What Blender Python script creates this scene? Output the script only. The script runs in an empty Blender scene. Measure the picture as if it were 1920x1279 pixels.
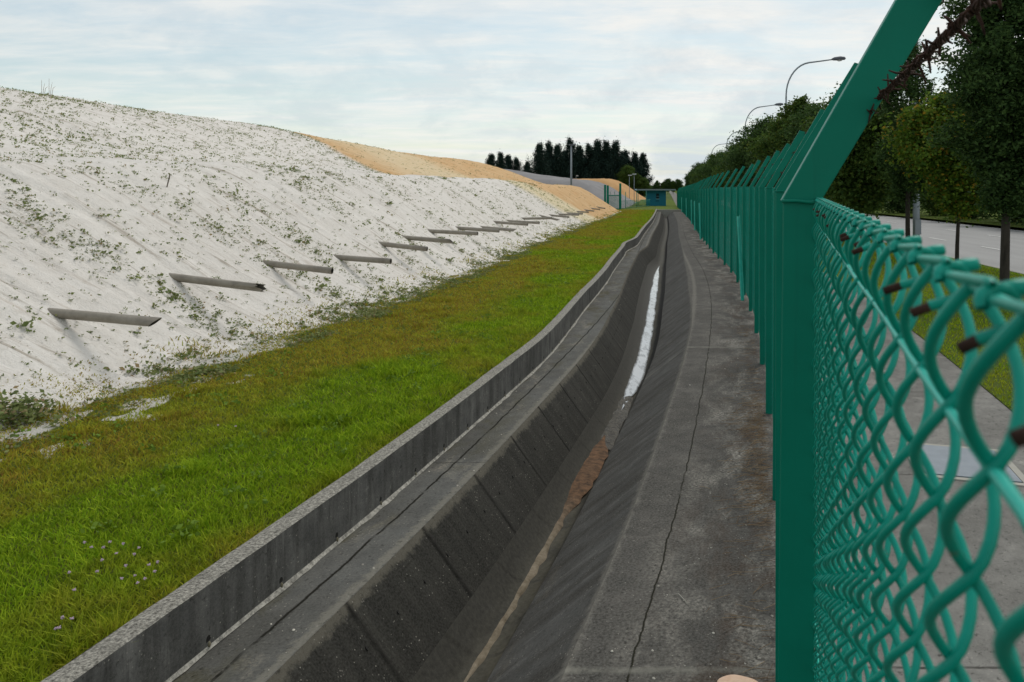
import bpy, math, random
import numpy as np
from mathutils import Vector, Matrix

rng = np.random.default_rng(7)
random.seed(7)
R = math.radians
sc = bpy.context.scene
C = bpy.context.scene.collection

# ------------------------------------------------------------------ camera, sky, sun, exposure
H = 2.08
cam_d = bpy.data.cameras.new('camera')
cam = bpy.data.objects.new('camera', cam_d); C.objects.link(cam)
cam.location = (0, 0, H); cam.rotation_euler = (R(90), 0, 0)
cam_d.sensor_width = 36; cam_d.lens = 28.125
cam_d.shift_y = -(639.5 - 347) / 1920
cam_d.clip_start = 0.02; cam_d.clip_end = 9000
cam_d.dof.use_dof = True; cam_d.dof.focus_distance = 3.0; cam_d.dof.aperture_fstop = 22
sc.camera = cam

SUN_EL, SUN_AZ = 52, 38           # degrees; azimuth from +Y towards +X
wd = bpy.data.worlds.new('World'); sc.world = wd; wd.use_nodes = True
wt = wd.node_tree; wt.nodes.clear()
sun_d = bpy.data.lights.new('sun', 'SUN'); sun = bpy.data.objects.new('sun', sun_d); C.objects.link(sun)
sun_d.energy = 1.5; sun_d.angle = R(22); sun_d.color = (1.0, 0.965, 0.91)
sv = Vector((math.sin(R(SUN_AZ)) * math.cos(R(SUN_EL)), math.cos(R(SUN_AZ)) * math.cos(R(SUN_EL)), math.sin(R(SUN_EL))))
sun.rotation_euler = sv.to_track_quat('Z', 'Y').to_euler()
sc.view_settings.view_transform = 'Standard'; sc.view_settings.look = 'None'
sc.view_settings.exposure = 0.1; sc.view_settings.gamma = 1.0

# ------------------------------------------------------------------ node helper
class NT:
    def __init__(s, tree): s.t = tree; s.x = 0
    def n(s, typ, **kw):
        nd = s.t.nodes.new(typ); s.x += 30; nd.location = (s.x, 0)
        for k, v in kw.items(): setattr(nd, k, v)
        return nd
    def put(s, sock, v):
        if v is None: return
        if hasattr(v, 'is_output'): s.t.links.new(v, sock)
        elif isinstance(v, (tuple, list)) and len(v) == 3 and sock.type == 'RGBA': sock.default_value = (*v, 1)
        else: sock.default_value = v
    def math(s, op, a, b=None, c=None, clamp=False):
        nd = s.n('ShaderNodeMath', operation=op, use_clamp=clamp)
        s.put(nd.inputs[0], a); s.put(nd.inputs[1], b); s.put(nd.inputs[2], c)
        return nd.outputs[0]
    def mix(s, f, a, b, mode='MIX'):
        nd = s.n('ShaderNodeMix', data_type='RGBA', blend_type=mode)
        s.put(nd.inputs[0], f); s.put(nd.inputs[6], a); s.put(nd.inputs[7], b)
        return nd.outputs[2]
    def noise(s, vec, scale=1.0, detail=4.0, rough=0.55, dist=0.0, col=False):
        nd = s.n('ShaderNodeTexNoise'); s.put(nd.inputs['Vector'], vec)
        nd.inputs['Scale'].default_value = scale; nd.inputs['Detail'].default_value = detail
        nd.inputs['Roughness'].default_value = rough; nd.inputs['Distortion'].default_value = dist
        return nd.outputs['Color' if col else 'Fac']
    def voro(s, vec, scale, feature='F1', out='Distance', rnd=1.0):
        nd = s.n('ShaderNodeTexVoronoi', feature=feature); s.put(nd.inputs['Vector'], vec)
        nd.inputs['Scale'].default_value = scale; nd.inputs['Randomness'].default_value = rnd
        return nd.outputs[out]
    def map(s, vec, sx=1, sy=1, sz=1, loc=(0, 0, 0), rot=(0, 0, 0)):
        nd = s.n('ShaderNodeMapping'); s.put(nd.inputs[0], vec)
        nd.inputs['Scale'].default_value = (sx, sy, sz); nd.inputs['Location'].default_value = loc
        nd.inputs['Rotation'].default_value = rot
        return nd.outputs[0]
    def rng(s, v, a, b, c=0.0, d=1.0):
        nd = s.n('ShaderNodeMapRange'); s.put(nd.inputs[0], v)
        for i, q in enumerate((a, b, c, d)): nd.inputs[i + 1].default_value = q
        return nd.outputs[0]
    def sep(s, v):
        nd = s.n('ShaderNodeSeparateXYZ'); s.put(nd.inputs[0], v); return nd.outputs
    def comb(s, x, y, z=0.0):
        nd = s.n('ShaderNodeCombineXYZ'); s.put(nd.inputs[0], x); s.put(nd.inputs[1], y); s.put(nd.inputs[2], z); return nd.outputs[0]
    def uv(s): return s.n('ShaderNodeUVMap', uv_map='uv').outputs[0]
    def pos(s): return s.n('ShaderNodeNewGeometry').outputs['Position']
    def island(s): return s.n('ShaderNodeNewGeometry').outputs['Random Per Island']
    def attr(s, name): return s.n('ShaderNodeAttribute', attribute_name=name).outputs['Fac']
    def bump(s, h, st=0.3, dist=0.01):
        nd = s.n('ShaderNodeBump'); s.put(nd.inputs['Height'], h)
        nd.inputs['Strength'].default_value = st; nd.inputs['Distance'].default_value = dist
        return nd.outputs[0]

def material(name):
    m = bpy.data.materials.new(name); m.use_nodes = True
    m.node_tree.nodes.clear()
    return m, NT(m.node_tree)
def finish(N, col, rough=0.8, bump=None, spec=0.3, metal=0.0, extra=None):
    p = N.n('ShaderNodeBsdfPrincipled')
    N.put(p.inputs['Base Color'], col); N.put(p.inputs['Roughness'], rough)
    N.put(p.inputs['Specular IOR Level'], spec); N.put(p.inputs['Metallic'], metal)
    if bump is not None: N.put(p.inputs['Normal'], bump)
    o = N.n('ShaderNodeOutputMaterial'); N.t.links.new(p.outputs[0], o.inputs[0])
    return p

# ------------------------------------------------------------------ world: Nishita sky under broken thin cloud
W = NT(wt)
sky = W.n('ShaderNodeTexSky', sky_type='NISHITA', sun_disc=False)
sky.sun_elevation = R(SUN_EL); sky.sun_rotation = R(SUN_AZ); sky.air_density = 1.0; sky.dust_density = 1.0
g = W.n('ShaderNodeTexCoord').outputs['Generated']
dx, dy, dz = W.sep(g)
zz = W.math('ADD', W.math('MAXIMUM', dz, 0.0), 0.10)
cu = W.math('DIVIDE', dx, zz); cv = W.math('DIVIDE', dy, zz)
cuv = W.comb(cu, cv, 0.0)
n1 = W.noise(W.map(cuv, 0.42, 1.0, 1, rot=(0, 0, 0.25)), 1.3, 7, 0.6, 0.5)
n2 = W.noise(W.map(cuv, 0.9, 1.9, 1, loc=(3.1, 7.3, 0), rot=(0, 0, -0.15)), 2.1, 6, 0.62, 0.3)
n3 = W.noise(W.map(g, 6.5, 6.5, 15.0, loc=(1.7, 0, 2.2)), 1.0, 6, 0.6, 0.25)
cl = W.math('ADD', W.math('MULTIPLY', n1, 0.62), W.math('MULTIPLY', n2, 0.38))
# more open blue to the upper left of the view, whiter ahead and to the right
side = W.rng(dx, -0.62, 0.30, -0.10, 0.10)
cl = W.math('ADD', cl, side)
cf = W.rng(cl, 0.34, 0.66, 0.40, 0.97)
skyc = W.mix(1.0, sky.outputs[0], (1.25, 1.25, 1.08), 'MULTIPLY')
# cloud: white with soft blue-grey bellies
belly = W.rng(n3, 0.50, 0.62, 0.0, 1.0)
low = W.rng(dz, 0.04, 0.22, 1.0, 0.35)
belly = W.math('MULTIPLY', belly, low)
cc = W.mix(W.rng(n2, 0.35, 0.62), (7.0, 7.65, 7.95), (8.35, 8.35, 8.1))
cc = W.mix(W.math('MULTIPLY', belly, 0.85), cc, (5.7, 6.5, 7.0))
col = W.mix(cf, skyc, cc)
bg = W.n('ShaderNodeBackground'); W.put(bg.inputs[0], col); bg.inputs[1].default_value = 0.1
wo = W.n('ShaderNodeOutputWorld'); wt.links.new(bg.outputs[0], wo.inputs[0])

# ------------------------------------------------------------------ object helpers
def tag(o, label=None, cat=None, group=None, kind=None):
    if label: o['label'] = label
    if cat: o['category'] = cat
    if group: o['group'] = group
    if kind: o['kind'] = kind
    return o
def link(name, me, parent=None, loc=None):
    o = bpy.data.objects.new(name, me); C.objects.link(o)
    if parent: o.parent = parent
    if loc is not None: o.location = loc
    return o
def empty(name, loc=(0, 0, 0), rz=0.0):
    o = bpy.data.objects.new(name, None); C.objects.link(o)
    o.location = loc; o.rotation_euler = (0, 0, rz); o.empty_display_size = 0.2
    return o
def copy_tree(o, parent=None):
    c = o.copy(); C.objects.link(c); c.parent = parent
    for ch in list(o.children): copy_tree(ch, c)
    return c
def np_mesh(name, V, faces_flat, nper, mat=None, uv=None, smooth=False, mats=None, midx=None, attrs=None):
    """V (n,3); faces_flat: (m,nper) int array"""
    me = bpy.data.meshes.new(name)
    V = np.ascontiguousarray(V, np.float32); F_ = np.ascontiguousarray(faces_flat, np.int32)
    m = F_.shape[0]
    me.vertices.add(len(V)); me.vertices.foreach_set('co', V.ravel())
    me.loops.add(m * nper); me.loops.foreach_set('vertex_index', F_.ravel())
    me.polygons.add(m)
    me.polygons.foreach_set('loop_start', np.arange(0, m * nper, nper, dtype=np.int32))
    me.polygons.foreach_set('loop_total', np.full(m, nper, np.int32))
    if smooth: me.polygons.foreach_set('use_smooth', np.ones(m, bool))
    if midx is not None: me.polygons.foreach_set('material_index', np.asarray(midx, np.int32))
    me.update(calc_edges=True)
    if uv is not None:
        l = me.uv_layers.new(name='uv')
        l.data.foreach_set('uv', np.asarray(uv, np.float32)[F_.ravel()].ravel())
    if attrs:
        for k, a in attrs.items():
            at = me.attributes.new(k, 'FLOAT', 'POINT'); at.data.foreach_set('value', np.asarray(a, np.float32))
    for mm in (mats or ([mat] if mat else [])): me.materials.append(mm)
    return me
def grid_mesh(name, V, nu, nv, mat, uv=None, smooth=True, attrs=None, flip=False):
    i = np.arange(nu - 1)[:, None] * nv + np.arange(nv - 1)[None, :]
    q = np.stack([i, i + 1, i + nv + 1, i + nv], -1).reshape(-1, 4)
    if flip: q = q[:, ::-1]
    return np_mesh(name, V.reshape(-1, 3), q, 4, mat, None if uv is None else uv.reshape(-1, 2), smooth, attrs=attrs)

class MB:
    """collects boxes, prisms, tubes into one mesh"""
    def __init__(s): s.v = []; s.f = []; s.mi = []; s.sm = []
    def add(s, V, Fs, mi=0, smooth=False):
        b = len(s.v); s.v += [tuple(p) for p in V]
        for f in Fs: s.f.append(tuple(b + k for k in f)); s.mi.append(mi); s.sm.append(smooth)
        return s
    def box(s, x0, x1, y0, y1, z0, z1, mi=0, M=None, bev=0.0):
        if bev > 0:
            return s.prism([(x0 + bev, y0), (x1 - bev, y0), (x1, y0 + bev), (x1, y1 - bev), (x1 - bev, y1), (x0 + bev, y1), (x0, y1 - bev), (x0, y0 + bev)], z0, z1, mi, M)
        V = [(x0, y0, z0), (x1, y0, z0), (x1, y1, z0), (x0, y1, z0), (x0, y0, z1), (x1, y0, z1), (x1, y1, z1), (x0, y1, z1)]
        if M is not None: V = [M @ Vector(p) for p in V]
        return s.add(V, [(3, 2, 1, 0), (4, 5, 6, 7), (0, 1, 5, 4), (1, 2, 6, 5), (2, 3, 7, 6), (3, 0, 4, 7)], mi)
    def prism(s, pts, z0, z1, mi=0, M=None):
        n = len(pts)
        V = [(p[0], p[1], z0) for p in pts] + [(p[0], p[1], z1) for p in pts]
        if M is not None: V = [M @ Vector(p) for p in V]
        return s.add(V, [tuple(reversed(range(n))), tuple(range(n, 2 * n))] + [(k, (k + 1) % n, n + (k + 1) % n, n + k) for k in range(n)], mi)
    def tube(s, pts, r, sides=8, mi=0, cap=True):
        P = [Vector(p) for p in pts]; n = len(P)
        rr = r if isinstance(r, (list, tuple)) else [r] * n
        up = None; V = []
        for k in range(n):
            t = (P[min(k + 1, n - 1)] - P[max(k - 1, 0)]).normalized()
            if up is None:
                a = Vector((0, 0, 1)) if abs(t.z) < 0.9 else Vector((1, 0, 0))
                up = (a - t * a.dot(t)).normalized()
            else:
                up = (up - t * up.dot(t)); up = up.normalized() if up.length > 1e-6 else t.orthogonal().normalized()
            w = t.cross(up)
            for j in range(sides):
                a = 2 * math.pi * j / sides
                V.append(P[k] + (up * math.cos(a) + w * math.sin(a)) * rr[k])
        Fs = [(k * sides + j, k * sides + (j + 1) % sides, (k + 1) * sides + (j + 1) % sides, (k + 1) * sides + j) for k in range(n - 1) for j in range(sides)]
        b = len(s.v)
        s.add(V, Fs, mi, True)
        if cap:
            s.f.append(tuple(b + j for j in reversed(range(sides)))); s.mi.append(mi); s.sm.append(False)
            s.f.append(tuple(b + (n - 1) * sides + j for j in range(sides))); s.mi.append(mi); s.sm.append(False)
        return s
    def mesh(s, name, mats):
        me = bpy.data.meshes.new(name); me.from_pydata([tuple(p) for p in s.v], [], s.f)
        me.polygons.foreach_set('material_index', s.mi); me.polygons.foreach_set('use_smooth', s.sm)
        for m in (mats if isinstance(mats, (list, tuple)) else [mats]): me.materials.append(m)
        me.update(); return me
    def build(s, name, mats, parent=None, loc=None): return link(name, s.mesh(name, mats), parent, loc)

def tubes_np(paths, r, sides):
    """paths (n, k, 3) -> V, F of n smooth tubes; frame from parallel axis"""
    P = np.asarray(paths, float); n, k, _ = P.shape
    T = np.empty_like(P); T[:, 1:-1] = P[:, 2:] - P[:, :-2]; T[:, 0] = P[:, 1] - P[:, 0]; T[:, -1] = P[:, -1] - P[:, -2]
    T /= np.linalg.norm(T, axis=2, keepdims=True) + 1e-12
    ref = np.array([0.13, 0.99, 0.05]); ref = ref / np.linalg.norm(ref)
    A = np.cross(T, ref); A /= np.linalg.norm(A, axis=2, keepdims=True) + 1e-9
    B = np.cross(T, A)
    a = np.arange(sides) * 2 * math.pi / sides
    rr = np.broadcast_to(np.asarray(r, float), (n, k)) if np.ndim(r) else np.full((n, k), r)
    V = P[:, :, None, :] + rr[:, :, None, None] * (A[:, :, None, :] * np.cos(a)[None, None, :, None] + B[:, :, None, :] * np.sin(a)[None, None, :, None])
    base = (np.arange(n) * k * sides)[:, None, None] + (np.arange(k - 1) * sides)[None, :, None]
    j = np.arange(sides)[None, None, :]; j2 = (np.arange(sides) + 1)[None, None, :] % sides
    F_ = np.stack([base + j, base + j2, base + sides + j2, base + sides + j], -1).reshape(-1, 4)
    return V.reshape(-1, 3), F_

# value noise in numpy
_tab = rng.random((256, 256))
def vn(x, y, seed=0):
    x = np.asarray(x, float) + seed * 17.31; y = np.asarray(y, float) + seed * 9.77
    xi = np.floor(x).astype(int); yi = np.floor(y).astype(int); fx = x - xi; fy = y - yi
    fx = fx * fx * (3 - 2 * fx); fy = fy * fy * (3 - 2 * fy)
    a = _tab[xi & 255, yi & 255]; b = _tab[(xi + 1) & 255, yi & 255]; c = _tab[xi & 255, (yi + 1) & 255]; d = _tab[(xi + 1) & 255, (yi + 1) & 255]
    return (a * (1 - fx) + b * fx) * (1 - fy) + (c * (1 - fx) + d * fx) * fy
def fbm(x, y, o=4, seed=0):
    r = 0; a = 0.5; t = 0
    for k in range(o):
        r = r + a * vn(x * 2 ** k, y * 2 ** k, seed + k); t += a; a *= 0.5
    return r / t
def sstep(a, b, x):
    t = np.clip((np.asarray(x, float) - a) / (b - a), 0, 1); return t * t * (3 - 2 * t)

# ------------------------------------------------------------------ the alignment shared by fence, drain, mound and road
_FY = np.array([-60, -8, -3, -0.72, 1.28, 3.28, 5.28, 7.28, 9.28, 14.3, 18.5, 25.9, 34.7, 49.8, 75, 101, 143, 200, 400, 1000, 6000])
_FX = np.array([-18.0, -2.62, -1.06, -0.266, 0.432, 1.08, 1.72, 2.31, 2.876, 4.18, 5.10, 6.45, 8.14, 11.2, 16.05, 20.9, 28.9, 39.9, 78, 190, 1120])
def _hermite(xs, ys):
    d = np.diff(ys) / np.diff(xs); m = np.empty_like(ys)
    m[1:-1] = (d[:-1] * np.diff(xs)[1:] + d[1:] * np.diff(xs)[:-1]) / (xs[2:] - xs[:-2]); m[0] = d[0]; m[-1] = d[-1]
    def f(x):
        x = np.asarray(x, float); i = np.clip(np.searchsorted(xs, x) - 1, 0, len(xs) - 2)
        h = xs[i + 1] - xs[i]; t = (x - xs[i]) / h
        return (2 * t**3 - 3 * t**2 + 1) * ys[i] + (t**3 - 2 * t**2 + t) * h * m[i] + (-2 * t**3 + 3 * t**2) * ys[i + 1] + (t**3 - t**2) * h * m[i + 1]
    return f
FX = _hermite(_FY, _FX)
def zg(Y):
    Y = np.asarray(Y, float)
    z = -0.0098 * 4 * np.log1p(np.exp((np.minimum(Y, 400) - 18) / 4))
    return np.maximum(z, -0.9 - 0.0 * Y) if np.ndim(z) else max(float(z), -0.9)
def P(off, Y, z=0.0):
    """world point at 'off' metres left of the fence line, at station Y, z above local level"""
    return (float(FX(Y)) - off, float(Y), float(zg(Y)) + z)
def stations(y0, y1, s0, k):
    ys = [y0]
    while ys[-1] < y1: ys.append(ys[-1] + max(s0, k * abs(ys[-1])))
    ys[-1] = y1
    return np.array(ys)
cr = lambda Y: 0.90 + 0.12 * sstep(11, 17, Y) * (1 - sstep(19, 27, Y)) - 0.04 * sstep(25, 32, Y)
lw = lambda Y: 1.235 + 0.12 * sstep(9, 14, Y) + 0.10 * sstep(14, 20, Y) - 0.21 * sstep(25.5, 29.5, Y)
led = lambda Y: 0.40 + 0.05 * sstep(9, 12, Y) - 0.09 * sstep(13, 18, Y) + 0.04 * sstep(24, 26, Y) - 0.03 * sstep(26, 28, Y)
GZ = 0.21      # lawn level above the walkway

# ------------------------------------------------------------------ materials of the setting
def concrete(name, dark, light, stain=(0.03, 0.028, 0.024), sc_=1.0, streak=None, lightamt=(0.45, 0.75), speck=0.5, rough=0.9, cracks=(), jointU=None, patch=None, moss=None, edge=None):
    m, N = material(name)
    uv = N.uv(); u, v, _ = N.sep(uv)
    big = N.noise(uv, 0.9 * sc_, 5, 0.6, 0.4); mid = N.noise(uv, 6 * sc_, 6, 0.65, 0.2); fine = N.noise(uv, 70, 4, 0.7)
    c = N.mix(N.rng(mid, 0.3, 0.72), dark, light)
    c = N.mix(N.math('MULTIPLY', N.rng(big, 0.42, 0.68), 0.7), c, stain)
    if streak:
        st = N.noise(N.map(uv, streak[0], streak[1], 1), 1.0, 6, 0.65, 0.15)
        c = N.mix(N.math('MULTIPLY', N.rng(st, 0.42, 0.66), streak[2]), c, streak[3])
        st2 = N.noise(N.map(uv, streak[0] * 1.7, streak[1] * 1.2, 1, loc=(5, 3, 0)), 1.0, 6, 0.7, 0.1)
        c = N.mix(N.math('MULTIPLY', N.rng(st2, 0.56, 0.8), streak[2] * 0.6), c, tuple(min(1, x * 2.3) for x in light))
    if patch:   # pale worn patches with their own shape
        pn = N.noise(N.map(uv, patch[0], patch[1], 1, loc=(2.2, 8.1, 0)), 1.0, 7, 0.72, 0.3)
        pn2 = N.noise(uv, 45, 4, 0.7)
        f = N.math('MULTIPLY', N.rng(pn, patch[2], patch[2] + 0.16), N.rng(pn2, 0.4, 0.6))
        if len(patch) > 5: f = N.math('MULTIPLY', f, N.rng(v, patch[5], patch[6]))
        c = N.mix(f, c, patch[3])
    if edge:
        en = N.math('ADD', N.math('ABSOLUTE', N.math('SUBTRACT', v, edge[0])), N.math('MULTIPLY', N.math('SUBTRACT', N.noise(uv, 14, 6, .75), 0.5), 0.16))
        c = N.mix(N.rng(en, edge[1], edge[1] * .3, 0, .8), c, edge[2])
    if moss:
        mn = N.noise(N.map(uv, 1.1, 2.4, 1, loc=(9, 1, 0)), 1.0, 7, 0.7, 0.3)
        f = N.math('MULTIPLY', N.rng(mn, 0.5, 0.62), N.rng(v, moss[0], moss[1]))
        c = N.mix(f, c, moss[2])
    c = N.mix(N.math('MULTIPLY', N.rng(fine, 0.35, 0.7), speck), c, N.mix(0.5, c, (0.3, 0.29, 0.26)))
    sp = N.voro(uv, 38, 'F1', 'Distance')
    c = N.mix(N.math('MULTIPLY', N.rng(sp, 0.17, 0.09), N.rng(mid, 0.47, 0.58, 0, .9)), c, (0.30, 0.28, 0.24)); sq = N.noise(uv, 24, 5, .75); c = N.mix(N.rng(sq, .56, .68, 0, .7), c, (0.015, 0.014, 0.012))
    h = N.math('ADD', N.math('MULTIPLY', fine, 0.5), N.math('MULTIPLY', mid, 1.0))
    wob = N.math('MULTIPLY', N.math('SUBTRACT', N.noise(N.map(uv, 2.3, 0, 0), 1, 5, 0.7), 0.5), 0.07)
    for (cv_, w, dc) in cracks:
        d = N.math('ABSOLUTE', N.math('SUBTRACT', N.math('SUBTRACT', v, cv_), wob))
        f = N.math('MULTIPLY', N.rng(d, w, w * 0.35), N.rng(N.noise(N.map(uv, 3, 1, 1, loc=(4, 4, 0)), 1, 4, 0.7), 0.3, 0.45))
        c = N.mix(f, c, dc); h = N.math('SUBTRACT', h, N.math('MULTIPLY', f, 3.0))
    if jointU:
        fr = N.math('ABSOLUTE', N.math('SUBTRACT', N.math('FRACT', N.math('DIVIDE', N.math('ADD', u, N.math('MULTIPLY', N.math('SUBTRACT', mid, .5), .03)), jointU[0])), 0.5))
        f = N.math('MULTIPLY', N.rng(fr, jointU[1] / jointU[0], jointU[1] * 0.2 / jointU[0]), N.rng(mid, .35, .6, .25, 1.0))
        c = N.mix(f, c, jointU[2]); h = N.math('SUBTRACT', h, N.math('MULTIPLY', f, 3.0))
    finish(N, c, rough, N.bump(h, 0.55, 0.006), 0.10)
    return m
M_walk = concrete('walkway_concrete', (0.030, 0.028, 0.025), (0.100, 0.090, 0.079), lightamt=(.4, .7), stain=(0.022, 0.020, 0.017), cracks=((0.62, 0.0065, (0.018, 0.017, 0.010)),),
                  patch=(1.1, 2.2, 0.47, (0.36, 0.33, 0.28), 0, 0.80, 0.25), moss=(0.70, 0.15, (0.038, 0.022, 0.013)), streak=(3.0, 1.0, 0.5, (0.030, 0.026, 0.022)), speck=0.6, edge=(0.92, 0.05, (0.12, 0.11, 0.093)), jointU=(7.2, 0.035, (0.20, 0.19, 0.16)))
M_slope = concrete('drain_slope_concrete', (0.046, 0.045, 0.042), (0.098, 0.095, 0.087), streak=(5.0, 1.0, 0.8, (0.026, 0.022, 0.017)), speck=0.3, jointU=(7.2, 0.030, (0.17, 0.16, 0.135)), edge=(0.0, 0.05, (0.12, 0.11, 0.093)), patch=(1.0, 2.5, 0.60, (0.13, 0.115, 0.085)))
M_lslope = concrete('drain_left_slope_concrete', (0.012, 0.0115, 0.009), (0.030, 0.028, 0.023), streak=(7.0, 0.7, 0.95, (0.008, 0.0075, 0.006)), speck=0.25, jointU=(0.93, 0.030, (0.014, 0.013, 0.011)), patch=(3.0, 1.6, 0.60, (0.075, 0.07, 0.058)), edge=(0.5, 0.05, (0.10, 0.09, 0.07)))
M_ledge = concrete('ledge_concrete', (0.062, 0.063, 0.060), (0.115, 0.113, 0.104), stain=(0.04, 0.038, 0.032), cracks=((2.36, 0.011, (0.015, 0.014, 0.01)),),
                   patch=(1.2, 3.0, 0.53, (0.24, 0.215, 0.17)), edge=(2.16, 0.04, (0.15, 0.14, 0.115)), moss=(2.1, 2.6, (0.05, 0.045, 0.02)), speck=0.4, jointU=(4.2, 0.008, (0.02, 0.02, 0.016)))
M_wallface = concrete('kerb_wall_face_concrete', (0.062, 0.062, 0.060), (0.165, 0.160, 0.148), stain=(0.040, 0.039, 0.036), streak=(9.0, 0.9, 0.75, (0.022, 0.021, 0.019)), speck=0.3,
                      patch=(5.0, 4.0, 0.60, (0.30, 0.29, 0.26)))
M_path = concrete('footpath_concrete', (0.13, 0.125, 0.115), (0.235, 0.225, 0.205), stain=(0.07, 0.066, 0.06), sc_=1.2, speck=0.5, jointU=(2.4, 0.012, (0.05, 0.045, 0.04)),
                  patch=(1.5, 1.5, 0.58, (0.42, 0.40, 0.35)))
m, N = material('weathered_wall_top'); M_walltop = m
uv = N.uv(); a = N.noise(uv, 55, 6, 0.75); b = N.noise(uv, 7, 5, 0.7); sp = N.voro(uv, 90)
c = N.mix(N.rng(a, 0.38, 0.62), (0.07, 0.065, 0.055), (0.38, 0.36, 0.31)); c = N.mix(N.math('MULTIPLY', N.rng(b, 0.5, 0.7), 0.55), c, (0.10, 0.095, 0.08))
finish(N, c, 0.95, N.bump(N.math('ADD', a, sp), 0.9, 0.006), 0.2)

def lawn_material(name, sand=True, dry=0.5):
    m, N = material(name); p = N.pos()
    a = N.noise(p, 0.55, 5, 0.6, 0.3); b = N.noise(p, 4.5, 5, 0.65); f = N.noise(p, 60, 4, 0.75); x = N.noise(p, 14, 5, 0.7)
    c = N.mix(N.rng(b, 0.35, 0.65), (0.060, 0.130, 0.012), (0.115, 0.155, 0.018))
    c = N.mix(N.math('MULTIPLY', N.rng(a, 0.42, 0.62), dry), c, (0.17, 0.125, 0.030))
    c = N.mix(N.rng(x, 0.35, 0.65, 0.0, 0.6), c, (0.03, 0.045, 0.008))
    c = N.mix(N.rng(f, 0.35, 0.7, 0.0, 0.45), c, (0.16, 0.19, 0.045))
    if sand:
        s = N.attr('sand'); s = N.math('ADD', s, N.math('MULTIPLY', N.math('SUBTRACT', N.noise(p, 9, 5, 0.7), 0.5), 0.7))
        c = N.mix(N.rng(s, 0.42, 0.56), c, (0.56, 0.535, 0.48))
    finish(N, c, 1.0, N.bump(N.math('ADD', f, x), 0.9, 0.03), 0.1)
    return m
M_lawn = lawn_material('lawn'); M_verge = lawn_material('verge', False, 0.25)

m, N = material('ground'); M_ground = m
p = N.pos(); b = N.noise(p, 0.05, 5, 0.6); f = N.noise(p, 8, 5, 0.75)
c = N.mix(N.rng(b, 0.4, 0.6), (0.06, 0.10, 0.015), (0.10, 0.12, 0.03)); c = N.mix(N.rng(f, 0.3, 0.7, 0, 0.5), c, (0.03, 0.045, 0.01))
finish(N, c, 1.0, None, 0.1)

m, N = material('asphalt'); M_road = m
uv = N.uv(); a = N.noise(N.map(uv, 0.15, 1.2, 1), 1, 5, 0.6); f = N.noise(uv, 60, 3, 0.7)
c = N.mix(N.rng(a, 0.3, 0.7), (0.22, 0.215, 0.21), (0.29, 0.285, 0.28)); c = N.mix(N.rng(f, 0.3, 0.7, 0, 0.4), c, (0.36, 0.355, 0.35))
finish(N, c, 0.8, N.bump(f, 0.3, 0.005), 0.35)
m, N = material('road_paint'); finish(N, N.mix(N.rng(N.noise(N.pos(), 6, 5, 0.7), 0.35, 0.7), (0.55, 0.55, 0.52), (0.75, 0.75, 0.73)), 0.7); M_paint = m
m, N = material('kerb_concrete'); finish(N, N.mix(N.noise(N.pos(), 5, 5, 0.7), (0.22, 0.21, 0.18), (0.42, 0.40, 0.35)), 0.9); M_kerb = m

# ------------------------------------------------------------------ ground sheet (cross sections that follow the fence line)
def sheet(name, offs, ys, mat, uvscale=1.0, smooth=True, attrs=None):
    """offs: list of (offset, z above local level) or function(Y array)->(offs, zs)"""
    ys = np.asarray(ys, float)
    O = np.array([o for o, z in offs], float)[None, :].repeat(len(ys), 0); Z = np.array([z for o, z in offs], float)[None, :].repeat(len(ys), 0)
    X = FX(ys)[:, None] - O; Yg = ys[:, None].repeat(O.shape[1], 1)
    V = np.stack([X, Yg, Z + zg(ys)[:, None]], -1)
    run = np.concatenate([[0], np.cumsum(np.hypot(np.diff(O[0]), np.diff(Z[0])))])
    uv = np.stack([Yg * 1.05, O], -1)
    return link(name, grid_mesh(name, V, len(ys), O.shape[1], mat, uv, smooth, flip=False))
ys = np.concatenate([[-60, -30, -15, -8], np.arange(-4, 84, 1.0), [84, 84.6, 85, 90, 100, 120, 150, 200, 280, 400, 700, 1200, 2200, 4000]])
O = np.array([4000, 1500, 500, 200, 90, 45, 30, 20, 12, 8, 5.6, 4, 2.93, 2.90, -0.02, -0.04, -2.3, -4, -7.0, -20, -22, -40, -120, -400, -1500, -4000.0])
Zr = np.array([0, 0, 0, 0, 0, 0, 0, 0, 0, .02, .03, .03, .03, -0.95, -0.95, -.03, -.03, -.05, -.22, -.22, -.05, -.02, 0, 0, 0, 0.0])
Zg_ = Zr[None, :].repeat(len(ys), 0); endm = (ys > 84.3)
Zg_[np.ix_(endm, [13, 14])] = -0.02
X = FX(ys)[:, None] - O[None, :]
V = np.stack([X, ys[:, None].repeat(len(O), 1), Zg_ + zg(ys)[:, None]], -1)
gr = link('ground', grid_mesh('ground', V, len(ys), len(O), M_ground, None, False)); tag(gr, kind='structure')

# ------------------------------------------------------------------ lawn with bare sand patches by the toe
TOE = 5.7
def toe_wobble(Y): return 0.22 * (vn(Y * 0.9, 0 * Y, 3) - 0.5) + 0.14 * (vn(Y * 3.3, 0 * Y, 5) - 0.5)
def sandmask(O, Y):
    n = fbm(O * 1.5, Y * 1.1, 4, 11)
    m = sstep(TOE - 0.55, TOE + 0.30, O + toe_wobble(Y) * 1.5) * 0.9 + (n - 0.5) * 0.8
    patch = sstep(4.4, 5.2, O) * (1 - sstep(7.3, 8.6, Y)) * 0.85 * sstep(0.50, 0.70, fbm(O * 6, Y * 3.5, 4, 23))
    return np.clip(np.maximum(m, patch), 0, 1) * (1 - sstep(73, 76, Y))
yl = stations(1.0, 150, 0.12, 0.02); ol = np.concatenate([np.arange(2.70, 6.6, 0.07)])
OO, YY = np.meshgrid(ol, yl)
wo_ = np.minimum(cr(yl) + lw(yl) + led(yl) + 0.112, 2.9)[:, None]
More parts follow.
